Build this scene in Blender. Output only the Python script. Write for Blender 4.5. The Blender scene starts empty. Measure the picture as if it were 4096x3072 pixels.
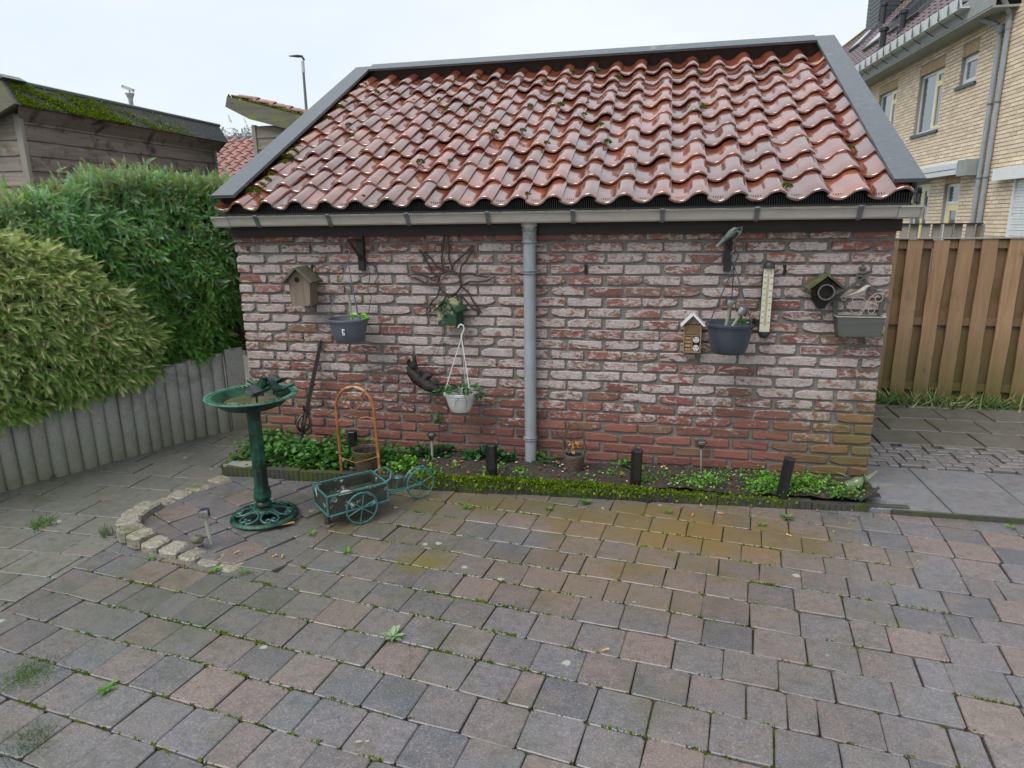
import bpy, math, random
import numpy as np
from mathutils import Vector, Matrix, Euler

random.seed(7); rng = np.random.default_rng(7)
R = math.radians
SC = bpy.context.scene
COL = SC.collection

# ------------------------------------------------------------------ camera
CAM = np.array([2.7334, -3.978, 1.5507]); FPX = 2642.87
def cam_axes(a, p, r):
    F0 = np.array([math.sin(a), math.cos(a), 0]); R0 = np.array([math.cos(a), -math.sin(a), 0]); U0 = np.array([0, 0, 1.])
    F = F0*math.cos(p)+U0*math.sin(p); U = U0*math.cos(p)-F0*math.sin(p)
    return R0*math.cos(r)+U*math.sin(r), U*math.cos(r)-R0*math.sin(r), F
CR, CU, CF = cam_axes(-0.2147, -0.24, -0.0134)
cd = bpy.data.cameras.new('camera'); cd.sensor_width = 36; cd.sensor_fit = 'HORIZONTAL'
cd.lens = 36*FPX/4096; cd.clip_end = 2000; cd.clip_start = .02
co = bpy.data.objects.new('camera', cd); COL.objects.link(co)
co.matrix_world = Matrix(((CR[0], CU[0], -CF[0], CAM[0]), (CR[1], CU[1], -CF[1], CAM[1]), (CR[2], CU[2], -CF[2], CAM[2]), (0, 0, 0, 1)))
SC.camera = co

# ------------------------------------------------------------------ world: overcast sky
W = bpy.data.worlds.new('World'); SC.world = W; W.use_nodes = True
nt = W.node_tree; nt.nodes.clear()
SUN_EL, SUN_AZ = 56, 218          # compass-like azimuth measured from +Y clockwise
sky = nt.nodes.new('ShaderNodeTexSky'); sky.sky_type = 'NISHITA'; sky.sun_disc = False
sky.sun_elevation = R(SUN_EL); sky.sun_rotation = R(SUN_AZ)
b1 = nt.nodes.new('ShaderNodeBackground'); b1.inputs[1].default_value = .05
nt.links.new(sky.outputs[0], b1.inputs[0])
tc = nt.nodes.new('ShaderNodeTexCoord'); nz = nt.nodes.new('ShaderNodeTexNoise')
nz.inputs['Scale'].default_value = 1.6; nz.inputs['Detail'].default_value = 5; nz.inputs['Roughness'].default_value = .5
mpw = nt.nodes.new('ShaderNodeMapping'); mpw.inputs['Scale'].default_value = (1, 1, 2.5)
nt.links.new(tc.outputs['Generated'], mpw.inputs[0]); nt.links.new(mpw.outputs[0], nz.inputs['Vector'])
cr = nt.nodes.new('ShaderNodeValToRGB'); cr.color_ramp.elements[0].position = .3; cr.color_ramp.elements[1].position = .7
cr.color_ramp.elements[0].color = (.70, .82, .95, 1); cr.color_ramp.elements[1].color = (.93, .98, 1.0, 1)
nt.links.new(nz.outputs[0], cr.inputs[0])
b2 = nt.nodes.new('ShaderNodeBackground'); b2.inputs[1].default_value = .54; nt.links.new(cr.outputs[0], b2.inputs[0])
mx = nt.nodes.new('ShaderNodeMixShader'); mx.inputs[0].default_value = .9
nt.links.new(b1.outputs[0], mx.inputs[1]); nt.links.new(b2.outputs[0], mx.inputs[2])
wo = nt.nodes.new('ShaderNodeOutputWorld'); nt.links.new(mx.outputs[0], wo.inputs[0])

sl = bpy.data.lights.new('sun', 'SUN'); sl.energy = 1.5; sl.angle = R(45); sl.color = (1, .97, .93)
so = bpy.data.objects.new('sun', sl); COL.objects.link(so)
sd = Vector((math.sin(R(SUN_AZ))*math.cos(R(SUN_EL)), math.cos(R(SUN_AZ))*math.cos(R(SUN_EL)), math.sin(R(SUN_EL))))
so.rotation_euler = sd.to_track_quat('Z', 'Y').to_euler(); so.location = (0, -3, 9)
SC.view_settings.view_transform = 'Standard'; SC.view_settings.look = 'None'
SC.view_settings.exposure = 1.0; SC.view_settings.gamma = 1.0

# ------------------------------------------------------------------ materials
class NT:
    def __init__(s, name):
        s.m = bpy.data.materials.new(name); s.m.use_nodes = True; s.t = s.m.node_tree; s.t.nodes.clear()
        s.out = s.t.nodes.new('ShaderNodeOutputMaterial'); s.p = s.n('ShaderNodeBsdfPrincipled')
        s.l(s.p.outputs[0], s.out.inputs[0])
    def n(s, t, **k):
        x = s.t.nodes.new(t)
        for a, v in k.items(): setattr(x, a, v)
        return x
    def l(s, a, b): s.t.links.new(a, b)
    def put(s, inp, v):
        if hasattr(v, 'is_linked') or isinstance(v, bpy.types.NodeSocket): s.l(v, inp)
        elif isinstance(v, (tuple, list)): inp.default_value = (*v, 1) if len(v) == 3 and len(inp.default_value) == 4 else v
        else: inp.default_value = v
    def pos(s): return s.n('ShaderNodeNewGeometry').outputs['Position']
    def objc(s): return s.n('ShaderNodeTexCoord').outputs['Object']
    def map(s, v, scale=(1, 1, 1), loc=(0, 0, 0), rot=(0, 0, 0)):
        m = s.n('ShaderNodeMapping'); m.inputs['Scale'].default_value = scale; m.inputs['Location'].default_value = loc
        m.inputs['Rotation'].default_value = rot; s.l(v, m.inputs[0]); return m.outputs[0]
    def noise(s, v, sc, det=4, ro=.55, dist=0):
        x = s.n('ShaderNodeTexNoise'); s.l(v, x.inputs['Vector']); x.inputs['Scale'].default_value = sc
        x.inputs['Detail'].default_value = det; x.inputs['Roughness'].default_value = ro; x.inputs['Distortion'].default_value = dist
        return x.outputs[0]
    def ma(s, op, a, b=0, c=0, clamp=False):
        x = s.n('ShaderNodeMath', operation=op, use_clamp=clamp)
        for i, v in enumerate((a, b, c)): s.put(x.inputs[i], v)
        return x.outputs[0]
    def step(s, v, a, b):
        x = s.n('ShaderNodeMapRange', clamp=True); s.put(x.inputs[0], v); x.inputs[1].default_value = a; x.inputs[2].default_value = b
        return x.outputs[0]
    def mix(s, f, a, b, bt='MIX'):
        x = s.n('ShaderNodeMix', data_type='RGBA', blend_type=bt); s.put(x.inputs[0], f); s.put(x.inputs[6], a); s.put(x.inputs[7], b)
        return x.outputs[2]
    def ramp(s, f, stops):
        x = s.n('ShaderNodeValToRGB'); e = x.color_ramp.elements
        while len(e) < len(stops): e.new(.5)
        for i, (p, c) in enumerate(stops): e[i].position = p; e[i].color = (*c, 1)
        s.l(f, x.inputs[0]); return x.outputs[0]
    def sep(s, v):
        x = s.n('ShaderNodeSeparateXYZ'); s.l(v, x.inputs[0]); return x.outputs
    def white(s, v):
        x = s.n('ShaderNodeTexWhiteNoise', noise_dimensions='3D'); s.l(v, x.inputs[0]); return x.outputs
    def vec(s, a, b, c):
        x = s.n('ShaderNodeCombineXYZ')
        for i, v in enumerate((a, b, c)): s.put(x.inputs[i], v)
        return x.outputs[0]
    def rnd(s):
        a = s.n('ShaderNodeAttribute', attribute_name='rnd').outputs['Fac']
        return s.ma('FRACT', s.ma('ADD', a, s.n('ShaderNodeObjectInfo').outputs['Random']))
    def bump(s, h, st=.3, d=.01):
        x = s.n('ShaderNodeBump'); x.inputs['Strength'].default_value = st; x.inputs['Distance'].default_value = d
        s.l(h, x.inputs['Height']); s.l(x.outputs[0], s.p.inputs['Normal'])
    def fin(s, col, rough=.6, metal=0, spec=.5, **k):
        s.put(s.p.inputs['Base Color'], col); s.put(s.p.inputs['Roughness'], rough); s.put(s.p.inputs['Metallic'], metal)
        s.put(s.p.inputs['Specular IOR Level'], spec)
        for a, v in k.items(): s.put(s.p.inputs[a.replace('_', ' ')], v)
        return s.m

MATS = {}
def M(name, c1, c2=None, sc=25, rough=.55, bump=.15, bsc=None, metal=0, spec=.5, stretch=(1, 1, 1), thr=(.35, .65), c3=None, sc3=6, thr3=(.5, .62), world=True, coat=0, rnd=0, **k):
    t = NT(name); v = t.map(t.pos() if world else t.objc(), stretch)
    n = t.noise(v, sc, 6, .6)
    col = t.mix(t.step(n, *thr), c1, c2 if c2 else tuple(x*.7 for x in c1))
    if c3: col = t.mix(t.step(t.noise(v, sc3, 5, .65), *thr3), col, c3)
    if rnd:
        h = t.n('ShaderNodeHueSaturation'); t.l(t.ma('MULTIPLY_ADD', t.rnd(), rnd*2, 1-rnd), h.inputs['Value']); t.l(col, h.inputs['Color']); col = h.outputs[0]
    if bump: t.bump(t.noise(v, bsc or sc*3, 5, .6), bump, .006)
    MATS[name] = t.fin(col, rough, metal, spec, Coat_Weight=coat, Coat_Roughness=.12, **k); return MATS[name]

def brick_mat():
    t = NT('old brick'); p = t.pos(); X, Y, Z = t.sep(p)
    row = t.ma('FLOOR', t.ma('DIVIDE', t.ma('SUBTRACT', 1.5, Z), .0649))
    u = t.ma('DIVIDE', X, .222); odd = t.ma('MODULO', row, 2)
    colm = t.ma('FLOOR', t.ma('ADD', u, t.ma('MULTIPLY', odd, .5)))
    w = t.white(t.vec(row, colm, t.ma('FLOOR', t.ma('MULTIPLY', Y, 4.4))))
    rv = w[0]; rc = t.sep(w[1])
    big = t.noise(p, 2.3, 3, .6)
    blot = t.noise(t.map(p, (17, 17, 34)), 1, 7, .70, 1.0)
    fine = t.noise(t.map(p, (60, 60, 90)), 1, 4, .7)
    hz = t.step(Z, .12, .62)                       # low courses never took the wash
    topz = t.step(Z, 1.5, 1.38)
    amt = t.ma('ADD', t.ma('MULTIPLY_ADD', t.ma('POWER', rv, .8), .24, .05), t.ma('MULTIPLY', big, .30))
    amt = t.ma('MULTIPLY', t.ma('MULTIPLY', amt, t.ma('MULTIPLY_ADD', hz, .8, .2)), t.ma('MULTIPLY_ADD', topz, .55, .45))
    thr = t.ma('SUBTRACT', .83, amt)
    mask = t.step(t.ma('SUBTRACT', t.ma('ADD', blot, t.ma('MULTIPLY', fine, .16)), thr), -.025, .085)
    red = t.mix(rc[1], (.115, .046, .038), (.235, .090, .066))
    red = t.mix(t.step(rc[2], .8, .95), red, (.15, .095, .06))
    red = t.mix(t.ma('MULTIPLY', t.step(fine, .4, .75), .5), red, (.31, .13, .10))
    wash = t.mix(t.step(fine, .3, .7), (.28, .23, .222), (.56, .50, .48))
    col = t.mix(t.ma('MULTIPLY', mask, .88), red, wash)
    sooty = t.ma('MULTIPLY', t.step(t.noise(p, 9, 4), .60, .72), .6)
    col = t.mix(sooty, col, (.07, .05, .05))
    gr = t.ma('MULTIPLY', t.ma('MULTIPLY', t.step(X, 3.40, 3.90), t.step(Z, .78, .30)), 1.0)
    gl = t.ma('MULTIPLY', t.step(X, .45, .0), t.ma('MULTIPLY', t.step(Z, .95, .2), .55))
    g = t.ma('MULTIPLY', t.ma('MAXIMUM', gr, gl), t.step(t.noise(p, 7, 4), .28, .52))
    col = t.mix(t.ma('MULTIPLY', g, .8), col, (.125, .118, .03))
    t.bump(t.ma('ADD', blot, t.ma('MULTIPLY', fine, .8)), .55, .006)
    MATS['brick'] = t.fin(col, t.ma('MULTIPLY_ADD', fine, .3, .45), spec=.4)
brick_mat()

def mortar_mat():
    t = NT('mortar'); p = t.pos(); X, Y, Z = t.sep(p)
    c = t.mix(t.noise(p, 60, 5), (.13, .122, .113), (.23, .215, .20))
    g = t.ma('MULTIPLY', t.ma('MULTIPLY', t.step(X, 3.4, 3.95), t.step(Z, .6, .1)), t.step(t.noise(p, 6, 3), .35, .6))
    c = t.mix(t.ma('MULTIPLY', g, .7), c, (.07, .072, .02))
    t.bump(t.noise(p, 90, 5, .7), .6, .006); MATS['mortar'] = t.fin(c, .75, spec=.3)
mortar_mat()

def tile_mat(name, a, b, c, rough=.16, coat=.8):
    t = NT(name); p = t.pos(); r = t.rnd(); w = t.sep(t.white(t.vec(r, 3.1, 7.7))[1])
    col = t.mix(w[0], a, b)
    col = t.mix(t.step(t.noise(p, 7, 4), .5, .75), col, c)
    col = t.mix(t.ma('MULTIPLY', t.step(w[1], .55, 1), .55), col, tuple(x*.35 for x in a))
    col = t.mix(t.ma('MULTIPLY', t.step(t.noise(p, 16, 6, .7), .56, .70), .55), col, (.05, .032, .024))
    spot = t.n('ShaderNodeTexVoronoi', feature='F1'); t.l(p, spot.inputs['Vector']); spot.inputs['Scale'].default_value = 22
    sm = t.ma('MULTIPLY', t.step(spot.outputs['Distance'], .17, .13), t.step(t.noise(p, 5, 2), .56, .6))
    col = t.mix(sm, col, (.02, .02, .016))
    hgt = t.ma('ADD', t.noise(p, 55, 3), t.ma('MULTIPLY', t.noise(p, 230, 2), .35))
    t.bump(hgt, .16, .006)
    MATS[name] = t.fin(col, t.ma('MULTIPLY_ADD', t.noise(p, 30, 3), .25, rough), spec=.7, Coat_Weight=coat, Coat_Roughness=.09, Coat_IOR=2.5 if coat > .9 else (1.8 if coat > .5 else 1.5))
tile_mat('roof tile', (.150, .036, .020), (.27, .078, .046), (.36, .105, .034), .10, 1.0)
tile_mat('far tile', (.24, .07, .045), (.30, .10, .07), (.34, .12, .06), .2)
tile_mat('plum tile', (.095, .060, .066), (.13, .082, .088), (.16, .11, .09), .35, .25)
tile_mat('lichen tile', (.09, .055, .035), (.15, .10, .05), (.20, .15, .06), .6, 0)

def paving_mat(name, cols, algae=(), rough=.4, lich=True, grn=.55, gcol=(.060, .068, .024)):
    t = NT(name); p = t.pos(); X, Y, Z = t.sep(p); r = t.rnd()
    w = t.sep(t.white(t.vec(r, 1.7, 2.3))[1])
    col = t.ramp(w[0], [((i+.0)/max(1, len(cols)-1), c) for i, c in enumerate(cols)])
    pat = t.noise(t.vec(X, Y, t.ma('MULTIPLY', r, 9)), 7, 3)
    col = t.mix(t.ma('MULTIPLY', t.step(pat, .45, .68), .45), col, (.205, .155, .135) if rough < .5 else (.15, .15, .125))
    sp = t.noise(p, 150, 4, .75); mot = t.noise(p, 24, 5, .7)
    col = t.mix(t.ma('MULTIPLY', t.step(sp, .54, .70), .55), col, (.40, .39, .375))
    col = t.mix(t.ma('MULTIPLY', t.step(sp, .46, .30), .7), col, (.030, .030, .032))
    col = t.mix(t.ma('MULTIPLY', t.step(mot, .48, .66), .45), col, (.055, .054, .060))
    dirt = t.noise(p, 3.2, 6, .65)
    col = t.mix(t.ma('MULTIPLY', t.step(dirt, .52, .72), grn), col, gcol)
    for (cx, cy, rx, ry, am, c) in algae:
        dx = t.ma('DIVIDE', t.ma('SUBTRACT', X, cx), rx); dy = t.ma('DIVIDE', t.ma('SUBTRACT', Y, cy), ry)
        d = t.ma('SQRT', t.ma('ADD', t.ma('MULTIPLY', dx, dx), t.ma('MULTIPLY', dy, dy)))
        d = t.ma('ADD', d, t.ma('MULTIPLY_ADD', t.noise(p, 4.5, 5, .65), 1.3, -.65))
        d = t.ma('ADD', d, t.ma('MULTIPLY_ADD', w[1], .22, -.11))
        f = t.ma('MULTIPLY', t.step(d, 1.15, .15), am)
        col = t.mix(t.ma('MULTIPLY', f, t.ma('MULTIPLY_ADD', t.step(sp, .2, .7), .5, .5)), col, c)
    if lich:
        v = t.n('ShaderNodeTexVoronoi', feature='F1'); t.l(t.vec(X, Y, 0), v.inputs['Vector']); v.inputs['Scale'].default_value = 5.2
        dd = t.ma('ADD', v.outputs['Distance'], t.ma('MULTIPLY_ADD', t.noise(p, 60, 3), .09, -.045))
        f = t.ma('MULTIPLY', t.step(dd, .095, .065), t.step(t.sep(v.outputs['Color'])[0], .52, .54))
        col = t.mix(t.ma('MULTIPLY', f, .75), col, (.40, .43, .36))
    hgt = t.ma('ADD', t.noise(p, 120, 4, .7), t.ma('MULTIPLY', sp, .8))
    t.bump(hgt, .40, .004)
    MATS[name] = t.fin(col, t.ma('MULTIPLY_ADD', t.noise(p, 2.6, 5, .65), .5, rough-.30), spec=.6, Coat_Weight=t.ma('MULTIPLY', t.step(t.noise(p, 1.3, 4, .6), .40, .62), .55), Coat_Roughness=.22)
AMB = (.20, .125, .014)
paving_mat('patio stone', [(.112, .116, .124), (.155, .138, .150), (.128, .132, .140), (.205, .152, .135), (.092, .096, .110), (.165, .146, .142)],
           algae=[(2.95, -.78, .85, .42, .85, AMB), (2.0, -.60, 1.1, .22, .75, (.13, .10, .018)), (1.35, -.95, .7, .45, .45, (.12, .11, .03)), (2.55, -1.35, .8, .35, .45, (.20, .12, .035)),
                  (1.72, -1.30, .16, .10, .95, (.14, .12, .008)), (.55, -1.9, .6, .35, .30, (.10, .10, .05)), (1.2, -1.75, .9, .5, .30, (.095, .105, .045)), (3.1, -1.9, .7, .5, .22, (.16, .11, .06))], rough=.42)
paving_mat('path tile', [(.145, .148, .128), (.18, .178, .155), (.128, .13, .116)], rough=.46, grn=.75, gcol=(.085, .092, .036))
paving_mat('slab', [(.155, .162, .178), (.18, .187, .20), (.145, .15, .165)], rough=.42, lich=False, grn=.12)
paving_mat('brown slab', [(.10, .090, .077), (.125, .115, .096), (.09, .084, .074)], rough=.5, lich=False, grn=.5)
paving_mat('cobble', [(.15, .143, .147), (.20, .19, .19), (.115, .11, .114)], rough=.4, lich=False, grn=.15)

def joint_mat():
    t = NT('joint sand'); p = t.pos()
    n = t.noise(p, 5.5, 6, .7)
    c = t.mix(t.step(t.noise(p, 60, 4), .35, .65), (.022, .019, .015), (.055, .046, .036))
    c = t.mix(t.step(n, .50, .58), c, (.10, .14, .012))
    t.bump(t.noise(p, 140, 4), .8, .006); MATS['joint'] = t.fin(c, .9, spec=.2)
joint_mat()

def leaf_mat(name, rough=.38, spec=.5):
    t = NT(name); a = t.n('ShaderNodeAttribute', attribute_name='tint').outputs['Color']
    n = t.noise(t.pos(), 90, 2)
    h = t.n('ShaderNodeHueSaturation'); t.l(t.ma('MULTIPLY_ADD', n, .5, .75), h.inputs['Value']); t.l(a, h.inputs['Color'])
    MATS[name] = t.fin(h.outputs[0], rough, spec=spec)
    tr = t.n('ShaderNodeBsdfTranslucent'); t.l(h.outputs[0], tr.inputs[0]); ms = t.n('ShaderNodeMixShader'); ms.inputs[0].default_value = .32
    t.l(t.p.outputs[0], ms.inputs[1]); t.l(tr.outputs[0], ms.inputs[2]); t.l(ms.outputs[0], t.out.inputs[0])
leaf_mat('leaf'); leaf_mat('conifer leaf', .42, .45); leaf_mat('moss', .95, .1)

def wood_mat(name, a, b, green=None, gth=(.5, .65), rough=.55, axis=2, zfade=None):
    t = NT(name); p = t.pos(); s = [30, 30, 30]; s[axis] = 2.2
    r = t.rnd(); off = t.n('ShaderNodeVectorMath', operation='ADD'); t.l(t.map(p, s), off.inputs[0]); t.l(t.vec(t.ma('MULTIPLY', r, 40), 0, 0), off.inputs[1])
    g = t.noise(off.outputs[0], 1, 6, .6, .8)
    col = t.mix(t.step(g, .3, .7), a, b)
    col = t.mix(t.ma('MULTIPLY', t.step(r, .3, 1), .45), col, tuple(x*.45 for x in a))
    v = t.n('ShaderNodeTexVoronoi'); sv = [5, 5, 5]; sv[axis] = 2.2; t.l(t.map(p, sv), v.inputs['Vector']); v.inputs['Scale'].default_value = 1.6
    col = t.mix(t.ma('MULTIPLY', t.step(v.outputs['Distance'], .10, .04), .7), col, tuple(x*.3 for x in a))
    if green:
        f = t.step(t.noise(p, 5, 5, .65), *gth)
        if zfade: f = t.ma('MAXIMUM', t.ma('MULTIPLY', f, .6), t.ma('MULTIPLY', t.step(t.ma('ADD', t.sep(p)[2], t.ma('MULTIPLY', t.noise(p, 6, 4), .3)), zfade[1], zfade[0]), .85))
        col = t.mix(f, col, green)
    t.bump(g, .4, .004); MATS[name] = t.fin(col, rough, spec=.35)
wood_mat('fence front', (.37, .235, .135), (.25, .15, .08), (.085, .085, .018), (.60, .75), .5, 2, (.12, .85))
wood_mat('fence back', (.26, .155, .08), (.15, .092, .05), (.062, .068, .016), (.5, .68), .55, 2, (.15, .95))
wood_mat('shed plank', (.29, .235, .20), (.155, .112, .09), (.045, .03, .025), (.52, .66), .6, 1)
wood_mat('shed plank y', (.31, .275, .23), (.19, .15, .12), (.10, .11, .05), (.55, .7), .6, 0)
wood_mat('mossy board', (.19, .18, .14), (.11, .10, .075), (.15, .19, .03), (.50, .66), .8, 0)
wood_mat('grey fence', (.36, .33, .29), (.24, .21, .18), None, rough=.6)
wood_mat('birdhouse wood', (.30, .235, .175), (.175, .125, .09), None, rough=.65)
wood_mat('lid wood', (.15, .135, .10), (.09, .08, .06), (.17, .175, .06), (.52, .66), .6, 1)
wood_mat('mossy lid', (.055, .062, .048), (.035, .038, .03), (.11, .13, .045), (.5, .66), .55, 1)
wood_mat('peeling green', (.02, .055, .03), (.035, .08, .045), (.36, .35, .20), (.49, .54), .5, 2)
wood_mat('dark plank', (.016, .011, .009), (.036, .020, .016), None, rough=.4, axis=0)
wood_mat('grey planter', (.075, .08, .072), (.12, .122, .112), (.06, .072, .035), (.5, .68), .6, 0)
wood_mat('pale wood', (.42, .27, .17), (.30, .17, .10), None, rough=.6)

M('soil', (.020, .015, .012), (.06, .045, .036), 45, .85, 1.0, 90)
M('ground', (.10, .10, .06), (.06, .07, .03), 3, .9)
M('verge board', (.075, .083, .092), (.10, .11, .12), 30, .34, .25, 60, spec=.6, c3=(.20, .23, .22), sc3=9, thr3=(.62, .72))
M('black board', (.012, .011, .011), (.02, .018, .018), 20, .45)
M('gutter plastic', (.53, .49, .45), (.43, .395, .36), 8, .42, .05, stretch=(1, 4, 4))
M('gutter edge', (.38, .36, .30), (.12, .11, .07), 40, .6, .2)
M('zinc', (.30, .32, .345), (.235, .25, .265), 18, .38, .1, 60, stretch=(1, 1, .35))
M('zinc dirty', (.27, .285, .275), (.14, .155, .14), 50, .5, .2)
M('zinc grey', (.10, .105, .11), (.16, .165, .17), 30, .4)
M('black metal', (.012, .012, .013), (.022, .021, .021), 40, .35, .3, spec=.6)
M('black gloss', (.010, .010, .011), (.018, .017, .018), 40, .16, .05, spec=.6)
M('iron', (.013, .012, .012), (.032, .028, .026), 60, .38, .4, spec=.6)
M('rusty wire', (.060, .034, .028), (.035, .020, .017), 90, .55, .3)
M('copper rust', (.40, .17, .06), (.26, .075, .025), 22, .42, .15, spec=.55, c3=(.48, .29, .13), sc3=5, thr3=(.55, .6))
M('verdigris', (.012, .095, .045), (.012, .050, .036), 22, .42, .3, spec=.4, c3=(.008, .016, .014), sc3=14, thr3=(.46, .58))
M('bird bronze', (.20, .25, .235), (.10, .14, .125), 60, .4, .4, spec=.6)
M('verdigris pale', (.11, .29, .21), (.035, .14, .09), 30, .40, .3, spec=.6, c3=(.02, .06, .045), sc3=16, thr3=(.55, .66))
M('dark bronze', (.012, .022, .020), (.028, .046, .040), 30, .25, .2, spec=.7)
M('bowl green', (.012, .075, .032), (.008, .038, .022), 16, .5, .3, spec=.3, c3=(.006, .012, .010), sc3=9, thr3=(.46, .56))
M('verdigris dark', (.030, .105, .088), (.018, .062, .054), 30, .35, .2, spec=.55)
M('bath water', (.06, .075, .035), (.13, .105, .06), 7, .05, .05, spec=.6)
M('teal paint', (.055, .20, .19), (.03, .11, .105), 60, .38, .2, spec=.55)
M('cart board', (.018, .028, .022), (.05, .05, .032), 25, .7, .4, c3=(.46, .46, .41), sc3=11, thr3=(.57, .61))
M('grey plastic', (.105, .115, .14), (.095, .105, .13), 8, .42, .03)
M('anthracite plastic', (.035, .042, .055), (.05, .06, .075), 9, .36, .05)
M('white plastic', (.62, .62, .61), (.52, .52, .50), 12, .38, .03)
M('steel', (.42, .41, .38), (.30, .29, .27), 60, .25, .05, metal=1)
M('panel', (.03, .045, .08), (.05, .07, .11), 200, .08, 0, spec=.8)
M('clear tube', (.50, .50, .41), (.40, .41, .33), 30, .2, .05, spec=.6, Transmission_Weight=.25)
M('wicker', (.15, .095, .065), (.06, .036, .026), 60, .5, .4)
M('wicker mossy', (.15, .105, .07), (.07, .05, .036), 60, .6, .4, c3=(.075, .085, .015), sc3=9, thr3=(.5, .62))
M('driftwood', (.010, .008, .007), (.028, .023, .019), 45, .7, 1.0, 70)
def concrete_mat():
    t = NT('concrete'); p = t.pos(); Z = t.sep(p)[2]; n = t.noise(p, 70, 5, .65); b = t.noise(p, 6, 5, .65); r = t.rnd()
    c = t.mix(n, (.27, .265, .245), (.50, .495, .47)); c = t.mix(t.ma('MULTIPLY', r, .3), c, (.30, .29, .26))
    f = t.ma('MULTIPLY', t.step(t.ma('ADD', Z, t.ma('MULTIPLY', b, .5)), .62, .20), .75)
    c = t.mix(f, c, (.155, .165, .075)); c = t.mix(t.ma('MULTIPLY', t.step(b, .52, .66), .5), c, (.17, .165, .14)); c = t.mix(t.ma('MULTIPLY', t.step(n, .40, .28), .6), c, (.08, .078, .07))
    t.bump(t.ma('ADD', n, t.noise(p, 180, 3)), .7, .005); MATS['concrete'] = t.fin(c, .7, spec=.3)
concrete_mat()
M('edging', (.060, .056, .050), (.035, .034, .026), 40, .7, .6, 90, c3=(.055, .075, .012), sc3=4, thr3=(.48, .6))
M('pebble concrete', (.34, .31, .25), (.14, .125, .10), 85, .6, 1.0, 80, c3=(.10, .11, .035), sc3=5, thr3=(.52, .68), rnd=.12)
M('stone', (.12, .12, .08), (.07, .075, .04), 40, .7, .5)
M('felt', (.055, .055, .057), (.085, .085, .085), 60, .7, .5, c3=(.15, .15, .12), sc3=10, thr3=(.6, .7))
M('cream plate', (.60, .58, .45), (.54, .52, .40), 12, .45, 0)
M('print', (.03, .035, .035), (.05, .05, .05), 12, .6, 0)
M('rubber', (.028, .030, .034), (.035, .037, .04), 30, .4, .05)
M('white paint', (.72, .73, .74), (.64, .65, .66), 8, .3, .02)
M('cream paint', (.80, .69, .36), (.75, .63, .32), 8, .35, .02)
M('soffit', (.30, .31, .30), (.25, .26, .25), 8, .6, .05)
M('aluminium', (.55, .57, .59), (.48, .5, .52), 8, .3, .02)
M('slate', (.045, .055, .065), (.03, .036, .042), 30, .4, .3)
M('lead', (.11, .11, .115), (.08, .08, .08), 30, .5)
M('orange clay', (.42, .20, .10), (.36, .16, .08), 30, .6)
M('dark void', (.006, .006, .006), (.01, .01, .01), 10, .8, 0)
M('yellow brick', (.74, .60, .46), (.62, .48, .34), 30, .65, .4, 60, rnd=.14, c3=(.74, .62, .46), sc3=40, thr3=(.5, .6))
M('yellow mortar', (.36, .335, .29), (.28, .26, .22), 30, .8, .3)
M('ochre brick', (.55, .38, .22), (.44, .29, .16), 30, .65, .4, rnd=.12)
M('leaf litter', (.34, .14, .045), (.22, .10, .04), 60, .6, .2, rnd=.25)
M('cork', (.62, .30, .10), (.50, .22, .06), 60, .7, .1)
M('bone', (.62, .58, .48), (.5, .45, .36), 60, .6, .1)
M('bottle plastic', (.36, .44, .26), (.28, .36, .18), 12, .18, .05, Transmission_Weight=.65)
M('beak paint', (.36, .17, .05), (.45, .42, .34), 60, .5, .2)
M('white wire', (.42, .40, .35), (.30, .27, .22), 60, .45, .2)
M('cable', (.012, .05, .03), (.012, .014, .013), 12, .5, 0)
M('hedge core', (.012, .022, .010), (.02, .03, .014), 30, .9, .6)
M('bark', (.05, .035, .025), (.03, .02, .015), 30, .8, .6)
M('reed', (.42, .30, .17), (.30, .2, .1), 60, .6, .2)
def glass_mat():
    t = NT('window glass'); MATS['glass'] = t.fin((.06, .075, .085), .04, spec=.9, Coat_Weight=1.0, Coat_Roughness=.02)
    t = NT('roof glass'); MATS['roof glass'] = t.fin((.25, .28, .32), .03, metal=.9)
glass_mat()

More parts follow.
